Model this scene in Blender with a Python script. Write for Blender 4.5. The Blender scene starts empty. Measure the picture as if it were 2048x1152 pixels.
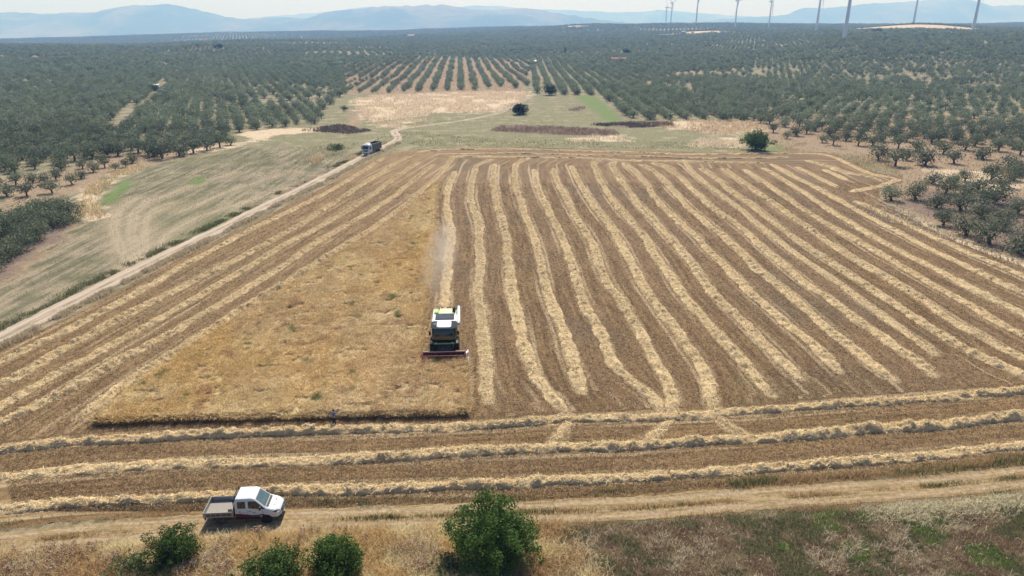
import bpy, bmesh, math, random
import numpy as np
from mathutils import Vector, Matrix

R = math.radians
rng = np.random.default_rng(11)
random.seed(11)
scene = bpy.context.scene
COL = scene.collection

# ------------------------------------------------------------------ camera
CAM_H, PITCH, FPX = 36.0, R(20.4), 1400.0        # height above the field, tilt down, focal length in photo pixels
cam_data = bpy.data.cameras.new("camera")
cam = bpy.data.objects.new("camera", cam_data)
COL.objects.link(cam)
cam.location = (0, 0, CAM_H)
cam.rotation_euler = (R(90) - PITCH, 0, 0)
cam_data.sensor_width = 36.0
cam_data.lens = FPX / 2048 * 36.0
cam_data.clip_start = 0.5
cam_data.clip_end = 60000
scene.camera = cam

# ------------------------------------------------------------------ light
SUN_EL, SUN_AZ = R(48), R(2)                   # azimuth from +Y towards +X
world = bpy.data.worlds.new("World"); scene.world = world
world.use_nodes = True
wn = world.node_tree.nodes; wl = world.node_tree.links
wn.clear()
sky = wn.new("ShaderNodeTexSky"); sky.sky_type = 'NISHITA'; sky.sun_disc = False
sky.sun_elevation = SUN_EL; sky.sun_rotation = SUN_AZ
sky.altitude = 100; sky.air_density = 1.0; sky.dust_density = 1.0; sky.ozone_density = 1.5
bg = wn.new("ShaderNodeBackground"); bg.inputs[1].default_value = 0.062
wo = wn.new("ShaderNodeOutputWorld")
tn = wn.new("ShaderNodeMix"); tn.data_type = 'RGBA'; tn.blend_type = 'MULTIPLY'; tn.inputs[0].default_value = 1.0
tn.inputs[7].default_value = (0.93, 0.985, 1.15, 1)          # the sky's own hue that day
wl.new(sky.outputs[0], tn.inputs[6]); wl.new(tn.outputs[2], bg.inputs[0]); wl.new(bg.outputs[0], wo.inputs[0])
sl = bpy.data.lights.new("sun", 'SUN'); sl.energy = 4.8; sl.angle = R(0.5); sl.color = (1.0, 0.955, 0.88)
so = bpy.data.objects.new("sun", sl); COL.objects.link(so)
sd_ = Vector((math.sin(SUN_AZ) * math.cos(SUN_EL), math.cos(SUN_AZ) * math.cos(SUN_EL), math.sin(SUN_EL)))
so.rotation_euler = (-sd_).to_track_quat('-Z', 'Y').to_euler()
so.location = (0, 0, 200)
vs = scene.view_settings
vs.view_transform = 'Standard'; vs.look = 'None'; vs.exposure = 0.42; vs.gamma = 1.0; vs.use_curve_mapping = False
scene.render.engine = 'CYCLES'
scene.cycles.use_denoising = True; scene.cycles.denoising_prefilter = 'ACCURATE'; scene.cycles.denoising_input_passes = 'RGB_ALBEDO_NORMAL'
scene.cycles.max_bounces = 6; scene.cycles.diffuse_bounces = 3; scene.cycles.volume_bounces = 1
scene.cycles.transparent_max_bounces = 8
scene.cycles.volume_step_rate = 4.0

# ------------------------------------------------------------------ measuring and mesh helpers
CP, SP = math.cos(PITCH), math.sin(PITCH)

def flat(px, py, h=0.0):
    """point of the plane z=h seen at a photo pixel"""
    u = (px - 1024) / FPX; v = (py - 576) / FPX
    d = np.array((u, CP - v * SP, -SP - v * CP))
    t = (h - CAM_H) / d[2]
    return d[0] * t, d[1] * t

def py_height(py, Y):
    v = (py - 576) / FPX
    return CAM_H + Y * (-SP - v * CP) / (CP - v * SP)

def hash2(ix, iy, seed):
    n = (ix.astype(np.int64) * 374761393 + iy.astype(np.int64) * 668265263 + seed * 1442695041) & 0xFFFFFFFF
    n = ((n ^ (n >> 13)) * 1274126177) & 0xFFFFFFFF
    n = n ^ (n >> 16)
    return (n & 0xFFFF) / 65535.0

def vnoise(x, y, seed=0):
    x = np.asarray(x, float); y = np.asarray(y, float)
    ix = np.floor(x); iy = np.floor(y); fx = x - ix; fy = y - iy
    fx = fx * fx * (3 - 2 * fx); fy = fy * fy * (3 - 2 * fy)
    a = hash2(ix, iy, seed); b = hash2(ix + 1, iy, seed); c = hash2(ix, iy + 1, seed); d = hash2(ix + 1, iy + 1, seed)
    return (a * (1 - fx) + b * fx) * (1 - fy) + (c * (1 - fx) + d * fx) * fy

def fbm(x, y, seed=0, octv=4):
    s = 0.0; a = 0.5; t = 0.0
    for k in range(octv):
        s = s + a * vnoise(np.asarray(x) * 2 ** k, np.asarray(y) * 2 ** k, seed + k * 17); t += a; a *= 0.5
    return s / t

def smooth(e0, e1, x):
    t = np.clip((x - e0) / (e1 - e0), 0, 1)
    return t * t * (3 - 2 * t)

# ---- terrain heights, from the profile of the land in the photograph
YK = np.array([240, 300, 400, 550, 700, 900, 1150, 1500, 2000, 2600, 3400, 4500], float)
PROF = {   # picture column -> height line at the distances above
    -500: [269, 240, 195, 157, 133, 109, 92, 93, 93, 92, 82, 86],
    0:    [269, 240, 195, 156, 131, 107, 90, 92, 92, 90, 79, 84],
    250:  [269, 240, 195, 155, 130, 110, 95, 93, 92, 88, 72, 80],
    500:  [269, 240, 194, 155, 132, 110, 94, 82, 85, 82, 64, 74],
    800:  [269, 240, 194, 156, 132, 112, 96, 84, 76, 75, 61, 70],
    1050: [269, 240, 194, 157, 134, 114, 96, 82, 68, 60, 53, 62],
    1330: [269, 240, 194, 156, 131, 108, 88, 74, 61, 47, 58, 66],
    1550: [269, 239, 193, 152, 122, 98, 78, 66, 57, 49, 58, 64],
    1700: [269, 238, 190, 146, 110, 77, 68, 62, 57, 51, 56, 62],
    1850: [269, 237, 188, 142, 103, 75, 65, 58, 56, 51, 54, 60],
    2048: [269, 236, 184, 136, 98, 70, 63, 60, 57, 50, 46, 56],
    2700: [269, 236, 184, 136, 98, 70, 63, 60, 56, 49, 44, 56],
}
SK = np.array([(k - 1024) / FPX * 0.95 for k in PROF])
HK = np.array([[py_height(p, y) for p, y in zip(v, YK)] for v in PROF.values()])
HK[:, 0] = 0.0
_ye = np.concatenate(([-1000, 180], YK, [6000, 8000, 30000]))
_he = np.concatenate((np.zeros((len(SK), 2)), HK, np.tile(np.array([[-85, -105, -105.0]]), (len(SK), 1))), axis=1)
_lt = np.linspace(0, 1, 260)
_yg = np.concatenate(([-1000.0], 180 * (30000 / 180) ** _lt))
_hg = np.array([np.interp(np.log(np.maximum(_yg, 1)), np.log(np.maximum(_ye, 1)), r) for r in _he])
for _ in range(3):                                # soften the joints of the profile
    _hg[:, 1:-1] = (_hg[:, :-2] + 2 * _hg[:, 1:-1] + _hg[:, 2:]) / 4
_sg = np.linspace(SK[0], SK[-1], 160)
_hh = np.array([np.interp(_sg, SK, _hg[:, j]) for j in range(_hg.shape[1])]).T
for _ in range(4):
    _hh[1:-1] = (_hh[:-2] + 2 * _hh[1:-1] + _hh[2:]) / 4

HILLS = [(1815, 1560, 9.0, 110, 260), (1410, 1680, 5.0, 80, 120), (1140, 2400, 10.0, 90, 200), (823, 1950, 7.0, 40, 150), (405, 1020, 7.0, 50, 90)]

def ground_h(X, Y):
    X = np.asarray(X, float); Y = np.asarray(Y, float)
    s = np.clip(X / np.maximum(Y, 60), _sg[0], _sg[-1] - 1e-6)
    f = (s - _sg[0]) / (_sg[1] - _sg[0]); i = np.clip(f.astype(int), 0, len(_sg) - 2); f = f - i
    g = np.interp(np.log(np.maximum(Y, 181)), np.log(_yg[1:]), np.arange(1, len(_yg)))
    j = np.clip(g.astype(int), 1, len(_yg) - 2); g = g - j
    h = (_hh[i, j] * (1 - f) + _hh[i + 1, j] * f) * (1 - g) + (_hh[i, j + 1] * (1 - f) + _hh[i + 1, j + 1] * f) * g
    am = smooth(260, 600, Y) * 3.0 + smooth(900, 2500, Y) * 6
    for c_, yy, up, wd_, dp_ in HILLS:
        h = h + up * np.exp(-(((X / np.maximum(Y, 60)) - (c_ - 1024) / FPX * 0.95) / (wd_ / FPX)) ** 2 - ((Y - yy) / dp_) ** 2)
    return h + am * (fbm(X / 130, Y / 130, 5, 3) - 0.5) * (Y > 240)

def at(px, py):
    """point of the ground seen at a photo pixel -> X, Y, Z"""
    u = (px - 1024) / FPX; v = (py - 576) / FPX
    d = (u, CP - v * SP, -SP - v * CP)
    if d[2] < 0:
        t = -CAM_H / d[2]
        if d[1] * t < 200: return d[0] * t, d[1] * t, 0.0
    ys = np.geomspace(150, 5000, 1500)
    t = ys / d[1]
    diff = CAM_H + d[2] * t - ground_h(d[0] * t, ys)
    k = np.argmax(diff < 0) if (diff < 0).any() else len(ys) - 1
    if k > 0:
        a, b = diff[k - 1], diff[k]; w = a / (a - b) if a != b else 0
        y = ys[k - 1] + (ys[k] - ys[k - 1]) * w
    else: y = ys[0]
    x = d[0] * y / d[1]
    return x, y, float(ground_h(x, y))

def poly(pts): return np.array([at(*p)[:2] for p in pts])

def sdf(P, pg, closed=True):
    """signed distance, positive inside"""
    P = np.asarray(P, float); n = len(pg)
    d = np.full(len(P), 1e9); ins = np.zeros(len(P), bool)
    for i in range(n if closed else n - 1):
        a = pg[i]; b = pg[(i + 1) % n]; e = b - a
        w = P - a
        t = np.clip((w @ e) / max(e @ e, 1e-9), 0, 1)
        q = w - t[:, None] * e
        d = np.minimum(d, (q * q).sum(1))
        if closed:
            c = ((a[1] > P[:, 1]) != (b[1] > P[:, 1]))
            with np.errstate(divide='ignore', invalid='ignore'):
                xi = (b[0] - a[0]) * (P[:, 1] - a[1]) / (b[1] - a[1] if b[1] != a[1] else 1e-9) + a[0]
            ins ^= c & (P[:, 0] < xi)
    d = np.sqrt(d)
    return np.where(ins, d, -d) if closed else d

def resample(pts, step):
    pts = np.asarray(pts, float)
    seg = np.linalg.norm(np.diff(pts, axis=0), axis=1); L = np.concatenate(([0], np.cumsum(seg)))
    n = max(int(L[-1] / step), 4); s = np.linspace(0, L[-1], n)
    out = np.stack([np.interp(s, L, pts[:, k]) for k in range(pts.shape[1])], 1)
    m = max(1, int(2.5 / step))                      # round the corners
    ker = np.ones(2 * m + 1) / (2 * m + 1)
    pad = np.concatenate((2 * out[0] - out[m:0:-1], out, 2 * out[-1] - out[-2:-m - 2:-1])) if n > m + 2 else None
    if pad is not None:
        out = np.stack([np.convolve(pad[:, k], ker, 'valid') for k in range(out.shape[1])], 1)
    return out, s

def np_mesh(name, V, F, mat_idx=None, smooth_=False):
    """mesh from arrays; F may be a list of arrays of tris and quads"""
    me = bpy.data.meshes.new(name)
    Fs = F if isinstance(F, (list, tuple)) else [F]
    Fs = [f for f in Fs if len(f)]
    loops = np.concatenate([f.ravel() for f in Fs]).astype(np.int32)
    tot = np.concatenate([np.full(len(f), f.shape[1], np.int32) for f in Fs])
    st = np.concatenate(([0], np.cumsum(tot)[:-1])).astype(np.int32)
    me.vertices.add(len(V)); me.vertices.foreach_set("co", np.asarray(V, np.float32).ravel())
    me.loops.add(len(loops)); me.loops.foreach_set("vertex_index", loops)
    me.polygons.add(len(tot)); me.polygons.foreach_set("loop_start", st)
    try: me.polygons.foreach_set("loop_total", tot)
    except Exception: pass
    me.update(calc_edges=True)
    if mat_idx is not None: me.polygons.foreach_set("material_index", np.asarray(mat_idx, np.int32))
    me.polygons.foreach_set("use_smooth", np.full(len(tot), bool(smooth_)))
    return me

def set_col(me, C, name="Col"):
    a = me.color_attributes.new(name, 'FLOAT_COLOR', 'POINT')
    C = np.asarray(C, np.float32)
    if C.shape[1] == 3: C = np.concatenate((C, np.ones((len(C), 1), np.float32)), 1)
    a.data.foreach_set("color", np.ascontiguousarray(C).ravel())

def set_f(me, name, val):
    a = me.attributes.new(name, 'FLOAT', 'POINT'); a.data.foreach_set("value", np.asarray(val, np.float32))

def link(name, me, mats=None, parent=None, loc=None, rz=None):
    o = bpy.data.objects.new(name, me); COL.objects.link(o)
    if mats is not None and me is not None:
        for m in (mats if isinstance(mats, (list, tuple)) else [mats]): me.materials.append(m)
    if parent: o.parent = parent
    if loc is not None: o.location = loc
    if rz is not None: o.rotation_euler = (0, 0, rz)
    return o

def tag(o, label=None, cat=None, group=None, kind=None):
    if label: o["label"] = label
    if cat: o["category"] = cat
    if group: o["group"] = group
    if kind: o["kind"] = kind
    return o

def thing(name, label, cat, loc=(0, 0, 0), rz=0.0, group=None):
    o = bpy.data.objects.new(name, None); COL.objects.link(o)
    o.empty_display_size = 0.3
    o.location = loc; o.rotation_euler = (0, 0, rz)
    return tag(o, label, cat, group)

def dup(root, loc, rz, label, group, sc=1.0):
    r = root.copy(); COL.objects.link(r); r.location = loc; r.rotation_euler = (0, 0, rz); r.scale = (sc, sc, sc)
    r["label"] = label
    if group: r["group"] = group
    for ch in list(root.children):
        c = ch.copy(); COL.objects.link(c); c.parent = r
        for g in ch.children:
            d = g.copy(); COL.objects.link(d); d.parent = c
    return r

# ------------------------------------------------------------------ materials
def new_mat(name):
    m = bpy.data.materials.new(name); m.use_nodes = True
    nt = m.node_tree; nt.nodes.clear()
    return m, nt

class NT:
    def __init__(s, nt): s.nt = nt
    def n(s, t, **k):
        x = s.nt.nodes.new(t)
        for a, b in k.items(): setattr(x, a, b)
        return x
    def l(s, a, b): s.nt.links.new(a, b)
    def val(s, sock, v):
        if hasattr(v, "links"): s.l(v, sock)
        elif isinstance(v, (tuple, list)): sock.default_value = (*v, 1) if len(v) == 3 and len(sock.default_value) == 4 else v
        else: sock.default_value = v
    def noise(s, vec, scale, detail=4, rough=0.55, dist=0.0):
        x = s.n("ShaderNodeTexNoise"); x.inputs["Scale"].default_value = scale; x.inputs["Detail"].default_value = detail
        x.inputs["Roughness"].default_value = rough; x.inputs["Distortion"].default_value = dist
        s.l(vec, x.inputs["Vector"]); return x.outputs["Fac"]
    def math(s, op, a, b=0.0, c=0.0, clamp=False):
        x = s.n("ShaderNodeMath", operation=op); x.use_clamp = clamp
        s.val(x.inputs[0], a); s.val(x.inputs[1], b); s.val(x.inputs[2], c); return x.outputs[0]
    def mix(s, f, a, b, mode='MIX'):
        x = s.n("ShaderNodeMix", data_type='RGBA', blend_type=mode)
        s.val(x.inputs[0], f); s.val(x.inputs[6], a); s.val(x.inputs[7], b); return x.outputs[2]
    def step(s, v, lo, hi):
        x = s.n("ShaderNodeMapRange"); x.interpolation_type = 'SMOOTHSTEP'
        s.val(x.inputs[0], v); x.inputs[1].default_value = lo; x.inputs[2].default_value = hi; return x.outputs[0]
    def attr(s, name, out="Fac"):
        x = s.n("ShaderNodeAttribute"); x.attribute_name = name; return x.outputs[out]
    def pos(s):
        return s.n("ShaderNodeNewGeometry").outputs["Position"]
    def obj(s): return s.n("ShaderNodeTexCoord").outputs["Object"]
    def scale(s, vec, sc, rot=0.0):
        x = s.n("ShaderNodeMapping"); x.inputs["Scale"].default_value = sc; x.inputs["Rotation"].default_value = (0, 0, rot)
        s.l(vec, x.inputs["Vector"]); return x.outputs[0]
    def combine(s, a, b, c=0.0):
        x = s.n("ShaderNodeCombineXYZ"); s.val(x.inputs[0], a); s.val(x.inputs[1], b); s.val(x.inputs[2], c); return x.outputs[0]
    def bsdf(s, col, rough=0.9, bump=None, bstr=0.5, bdist=0.1, spec=0.25, metal=0.0, trans=0.0, coat=0.0):
        p = s.n("ShaderNodeBsdfPrincipled")
        s.val(p.inputs["Base Color"], col); s.val(p.inputs["Roughness"], rough); p.inputs["Metallic"].default_value = metal
        p.inputs["Specular IOR Level"].default_value = spec
        p.inputs["Coat Weight"].default_value = coat
        if bump is not None:
            b = s.n("ShaderNodeBump"); b.inputs["Strength"].default_value = bstr; b.inputs["Distance"].default_value = bdist
            s.l(bump, b.inputs["Height"]); s.l(b.outputs[0], p.inputs["Normal"])
        out = p.outputs[0]
        if trans:
            t = s.n("ShaderNodeBsdfTranslucent"); s.val(t.inputs[0], col)
            m = s.n("ShaderNodeMixShader"); m.inputs[0].default_value = trans
            s.l(out, m.inputs[1]); s.l(t.outputs[0], m.inputs[2]); out = m.outputs[0]
        o = s.n("ShaderNodeOutputMaterial"); s.l(out, o.inputs[0])

def paint(name, col, rough=0.5, var=0.12, scale=6.0, metal=0.0, spec=0.4, coat=0.0, dirt=None):
    m, nt = new_mat(name); g = NT(nt)
    v = g.obj()
    n = g.noise(v, scale, 5)
    c2 = tuple(max(0, c * (1 - var)) for c in col); c1 = tuple(min(1, c * (1 + var * 0.6)) for c in col)
    c = g.mix(n, c2, c1)
    if dirt is not None:                              # dust that lies low on the thing
        d = g.noise(v, scale * 0.7, 6, 0.7)
        z = g.n("ShaderNodeSeparateXYZ"); g.l(v, z.inputs[0])
        f = g.math('MULTIPLY', g.step(d, 0.38, 0.7), dirt[1])
        c = g.mix(f, c, dirt[0])
    g.bsdf(c, rough, bump=n, bstr=0.05, bdist=0.01, spec=spec, metal=metal, coat=coat)
    return m

def veg(name, trans=0.25, scale=3.0, lo=0.75, hi=1.25, rough=0.85, spec=0.15):
    """plant matter: colour stored per blade or leaf, varied by noise"""
    m, nt = new_mat(name); g = NT(nt)
    c = g.attr("Col", "Color")
    n = g.noise(g.pos(), scale, 3)
    k = g.math('ADD', g.math('MULTIPLY', n, hi - lo), lo)
    c = g.mix(1.0, c, g.combine(k, k, k), 'MULTIPLY')
    g.bsdf(c, rough, trans=trans, spec=spec)
    return m

def leaf_mat(name, a, b, c3, trans=0.25):
    """foliage: three tints spread by noise inside the crown and a tint per tree"""
    m, nt = new_mat(name); g = NT(nt)
    v = g.obj()
    n = g.noise(v, 1.1, 3); n2 = g.noise(v, 9.0, 2)
    c = g.mix(g.step(n, 0.35, 0.65), a, b)
    c = g.mix(g.step(n2, 0.5, 0.75), c, c3)
    r = g.n("ShaderNodeObjectInfo").outputs["Random"]
    k = g.math('ADD', g.math('MULTIPLY', r, 0.45), 0.78)
    c = g.mix(1.0, c, g.combine(k, k, k), 'MULTIPLY')
    g.bsdf(c, 0.7, trans=trans, spec=0.2)
    return m
# ------------------------------------------------------------------ measured lines (photo pixels on the ground)
LW = [  # left family, first one along the dirt road
 [(765,315),(740,332),(685,366),(640,392),(513,451),(359,533),(239,601),(120,663),(0,721),(-150,795)],
 [(820,311),(780,331),(720,370),(640,421),(581,458),(462,523),(325,591),(188,663),(68,731),(0,769),(-120,835)],
 [(837,322),(800,347),(760,377),(700,417),(640,450),(581,480),(479,540),(376,601),(256,670),(120,741),(62,775),(0,808),(-80,850)],
 [(867,327),(830,356),(795,385),(740,422),(690,450),(640,479),(547,540),(444,601),(342,663),(239,714),(144,772),(60,812),(0,840),(-60,868)],
 [(905,311),(895,327),(865,360),(800,415),(740,457),(690,487),(640,519),(581,557),(479,618),(376,687),(256,759),(150,833)],
]
RW = [
 [(910,341),(897,370),(892,402),(897,430),(902,455),(900,490),(895,515),(895,540),(891,578),(888,618)],
 [(982,316),(952,330),(944,355),(941,390),(946,410),(956,442),(960,470),(962,502),(959,540),(957,578),(964,622),(966,672),(969,722),(972,760),(977,800)],
 [(989,326),(987,365),(991,397),(1002,437),(1012,470),(1017,507),(1022,540),(1026,578),(1035,610),(1040,642),(1045,672),(1052,707),(1062,740),(1080,765),(1107,792),(1130,820)],
 [(1055,315),(1030,327),(1030,360),(1037,390),(1050,425),(1065,460),(1077,502),(1085,540),(1092,575),(1100,602),(1117,635),(1130,667),(1137,700),(1147,725),(1157,757),(1163,778)],
 [(1067,337),(1077,372),(1090,405),(1107,437),(1122,470),(1137,507),(1147,532),(1155,560),(1165,590),(1180,625),(1200,657),(1212,682),(1220,710),(1232,732),(1255,755),(1290,775),(1315,797),(1325,815)],
 [(1107,335),(1117,365),(1132,395),(1150,427),(1170,457),(1185,485),(1195,520),(1208,547),(1220,570),(1237,592),(1255,622),(1270,647),(1290,677),(1302,707),(1322,735),(1343,767),(1350,800),(1342,822)],
 [(1142,330),(1155,357),(1172,387),(1192,417),(1220,450),(1242,480),(1260,515),(1274,547),(1288,575),(1310,604),(1330,630),(1350,655),(1372,685),(1395,715),(1415,745),(1425,777),(1427,812)],
 [(1202,317),(1186,326),(1197,350),(1215,382),(1235,410),(1260,440),(1285,467),(1305,495),(1325,527),(1342,550),(1357,572),(1372,592),(1392,620),(1415,642),(1442,672),(1467,697),(1490,727),(1520,760),(1542,784)],
 [(1232,320),(1222,330),(1235,350),(1255,377),(1282,410),(1307,437),(1332,465),(1357,495),(1382,522),(1402,549),(1418,572),(1437,595),(1462,620),(1492,645),(1522,675),(1545,695),(1572,725),(1600,752)],
 [(1247,323),(1265,337),(1290,362),(1307,387),(1332,415),(1362,442),(1395,472),(1420,500),(1450,530),(1480,560),(1512,590),(1547,617),(1580,647),(1605,667),(1635,695),(1662,722),(1679,738)],
 [(1280,327),(1305,337),(1332,365),(1357,392),(1382,417),(1415,445),(1445,467),(1475,497),(1505,527),(1537,553),(1560,570),(1582,587),(1615,615),(1647,645),(1677,667),(1710,692),(1742,720),(1789,754)],
 [(1305,324),(1335,332),(1365,357),(1395,385),(1425,412),(1462,437),(1497,465),(1525,492),(1557,517),(1588,543),(1611,562),(1653,590),(1691,620),(1728,647),(1761,667),(1793,695),(1826,712),(1865,746)],
 [(1367,318),(1380,337),(1410,362),(1445,390),(1482,417),(1522,450),(1565,485),(1605,515),(1645,541),(1676,562),(1723,598),(1766,630),(1798,650),(1836,675),(1870,704)],
 [(1402,335),(1432,355),(1462,380),(1500,405),(1537,434),(1573,460),(1608,487),(1643,510),(1678,532),(1718,559),(1761,587),(1801,612),(1848,645),(1898,677),(1941,702),(1998,727),(2048,746),(2130,790)],
 [(1445,335),(1480,357),(1510,380),(1536,397),(1581,430),(1618,455),(1658,482),(1696,510),(1741,534),(1788,561),(1823,582),(1861,607),(1911,640),(1961,667),(2011,695),(2048,713),(2160,765)],
 [(1490,337),(1525,358),(1562,385),(1603,414),(1648,442),(1696,467),(1743,495),(1786,520),(1831,546),(1860,562),(1898,582),(1948,610),(1998,640),(2048,667),(2180,735)],
 [(1527,334),(1562,355),(1607,382),(1648,411),(1691,437),(1736,462),(1778,487),(1823,510),(1868,533),(1918,560),(1961,582),(2011,606),(2048,623),(2190,695)],
 [(1543,326),(1586,350),(1636,374),(1671,393),(1711,417),(1753,440),(1803,465),(1843,487),(1891,510),(1936,531),(1986,556),(2048,583),(2200,650)],
 [(1711,400),(1748,415),(1798,437),(1848,462),(1898,485),(1948,508),(1998,527),(2048,548),(2200,612)],
]
SW = [
 [(1593,332),(1631,350),(1673,371)],
 [(1648,337),(1668,346),(1690,357)],
 [(1612,319),(1661,332),(1686,342),(1731,350),(1763,358)],
 [(1590,305),(1648,307),(1676,315),(1708,332),(1743,347),(1788,354)],
 [(1704,381),(1730,376),(1756,372),(1780,364),(1799,357)],
]
FW = [
 [(835,302),(915,297),(1040,297),(1150,300),(1225,302),(1375,307),(1500,306),(1580,305)],
 [(870,307),(965,305),(1065,306),(1200,309),(1300,312),(1400,316),(1525,315),(1575,312)],
 [(905,312),(965,312),(1100,314),(1175,315),(1250,320),(1375,321),(1525,324)],
]
NW = [
 [(-120,905),(0,895),(85,884),(171,876),(342,867),(513,862),(700,858),(845,851),(1016,845),(1119,836),(1255,830),(1374,824),(1485,820),(1622,809),(1793,796),(1929,785),(2048,778),(2200,766)],
 [(-120,964),(0,949),(103,939),(239,929),(376,922),(547,915),(700,910),(845,905),(982,896),(1153,888),(1255,889),(1374,878),(1519,869),(1690,857),(1861,847),(2048,826),(2200,808)],
 [(-120,1030),(0,1014),(137,1001),(308,991),(445,984),(581,977),(700,970),(845,967),(982,965),(1084,956),(1255,950),(1374,943),(1519,932),(1690,919),(1861,903),(2048,886),(2200,868)],
]
CW = [
 [(1136,838),(1126,856),(1112,880)],
 [(1343,822),(1334,852),(1315,866),(1290,876)],
 [(1427,826),(1445,842),(1468,860),(1502,870)],
]
FIELD = [(-220,840),(-60,735),(0,699),(120,643),(239,582),(359,517),(513,442),(633,380),(690,348),(752,316),(790,305),(840,299),(915,294),(1040,294),(1150,297),(1225,299),(1375,304),(1525,303),(1612,302),(1648,304),(1686,314),(1748,344),(1803,351),(1805,366),(1761,375),(1760,402),(1811,430),(1873,464),(1936,493),(1986,513),(2048,534),(2300,640),(2420,760),(2300,890),(2048,931),(1861,950),(1690,963),(1485,977),(1348,987),(1255,996),(1000,1008),(674,1016),(404,1028),(239,1038),(0,1060),(-200,1085),(-320,960)]
CROP = [(879,370),(873,395),(871,427),(871,465),(866,515),(860,552),(853,610),(848,660),(845,706),(846,726),(934,728),(935,770),(936,832),(820,834),(700,838),(450,842),(185,850),(240,805),(300,760),(400,692),(500,626),(600,566),(700,501),(760,463),(820,417)]
ROAD = [(-200,770),(0,678),(85,634),(239,556),(393,481),(513,421),(616,371),(672,343),(720,317),(757,299),(785,286),(797,278),(793,270),(787,262),(800,258),(828,254),(913,243),(960,235),(999,226),(1022,213),(1033,205),(1060,193),(1072,186)]
TRACK_UP = [(-150,1090),(0,1073),(239,1049),(404,1038),(564,1029),(674,1025),(900,1017),(1255,1004),(1485,986),(1690,973),(1861,960),(2048,941),(2250,918)]

FIELDP = poly(FIELD); CROPP = poly(CROP); ROADP = poly(ROAD); TRACKP = poly(TRACK_UP)
def crest(pts, h=0.3): return np.array([flat(px, py, h) for px, py in pts])     # a line seen along the top of a windrow
LWP = [crest(w) for w in LW]; RWP = [crest(w) for w in RW]; NWP = [crest(w, 0.38) for w in NW]; FWP = [crest(w) for w in FW]
SWP = [crest(w) for w in SW]; CWP = [crest(w, 0.15) for w in CW]

# ------------------------------------------------------------------ ground: one sheet to the horizon
DRY = [
 [(700,200),(760,190),(900,184),(1060,182),(1045,204),(1000,222),(950,226),(880,226),(820,236),(770,241),(740,246),(715,226)],
 [(150,425),(175,375),(225,347),(280,328),(290,336),(240,354),(208,378),(196,410),(215,432),(180,445)],
 [(470,266),(560,256),(640,256),(640,264),(560,270),(480,292),(400,308),(330,318),(380,300),(470,288),(500,278)],
 [(1375,291),(1400,278),(1480,274),(1492,292),(1440,297)],
 [(1130,277),(1250,270),(1262,282),(1150,284)],
 [(1250,246),(1380,241),(1500,243),(1535,262),(1450,270),(1330,256)],
 [(1850,335),(1990,345),(2048,360),(2048,382),(1960,385),(1860,365)],
 [(740,250),(800,240),(900,238),(850,252),(790,258)],
 [(1690,420),(1760,402),(1900,470),(2048,525),(2200,590),(2048,541),(1900,482)],
]
TAN = [
 [(692,190),(680,132),(722,119),(1048,119),(1060,150),(1042,183),(900,184)],
 [(1270,164),(1285,140),(1400,142),(1420,160)],
 [(1490,240),(1650,225),(2048,235),(2300,270),(2300,620),(2048,530),(1930,487),(1800,417),(1750,398),(1800,352),(1700,312),(1560,300)],
 [(0,425),(0,362),(100,345),(200,318),(300,302),(470,285),(480,292),(350,320),(230,350),(150,385),(100,400)],
 [(-200,600),(0,525),(100,458),(150,440),(135,470),(90,515),(0,575),(-100,640)],
 [(690,255),(640,250),(610,262),(700,262),(735,240),(700,215)],
]
SOIL = [
 [(1785,405),(1850,378),(2048,395),(2300,450),(2300,575),(2048,516),(1950,484),(1880,442)],
 [(-200,560),(0,515),(100,455),(145,448),(120,478),(0,560),(-100,610)],
 [(980,262),(1010,250),(1120,255),(1230,262),(1240,272),(1120,270)],
 [(1135,221),(1160,213),(1172,216),(1155,223)],
 [(600,262),(680,250),(745,262),(700,268)],
 [(1180,250),(1260,246),(1350,246),(1350,253),(1250,256)],
]
GREEN = [
 [(1152,193),(1187,190),(1247,241),(1222,246),(1190,224)],
 [(205,395),(250,360),(270,366),(235,400),(200,412)],
 [(375,365),(400,352),(412,362),(390,370)],
 [(410,455),(450,430),(465,432),(430,460)],
 [(1520,300),(1560,292),(1570,298),(1540,303)],
 [(790,250),(880,236),(900,242),(830,252)],
]
TANHILL = [  # bare hill tops far off: picture column, distance, half width, half depth
 (1735,1420,35,190),(1815,1450,110,330),(1870,1330,70,150),(1410,1640,75,45),(1330,1600,30,25),(1640,1300,60,60),(1150,2350,32,70),(-5,830,16,26),(1290,1650,20,20),(820,1900,25,70)]

RUTS = [[(335,415),(292,432),(284,470),(285,510),(300,545)],[(345,405),(302,420),(292,455),(296,500),(318,535)],[(262,400),(228,428),(222,460),(238,500),(262,548)],[(275,396),(240,424),(232,460),(250,505),(275,540)],
 [(300,396),(262,425),(256,470),(272,520),(282,545)],[(312,392),(275,424),(268,468),(284,515),(292,540)],[(640,352),(520,395),(400,432),(330,470),(305,520)],[(560,350),(450,385),(360,425)],[(470,345),(380,372),(310,400)]]

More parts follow.
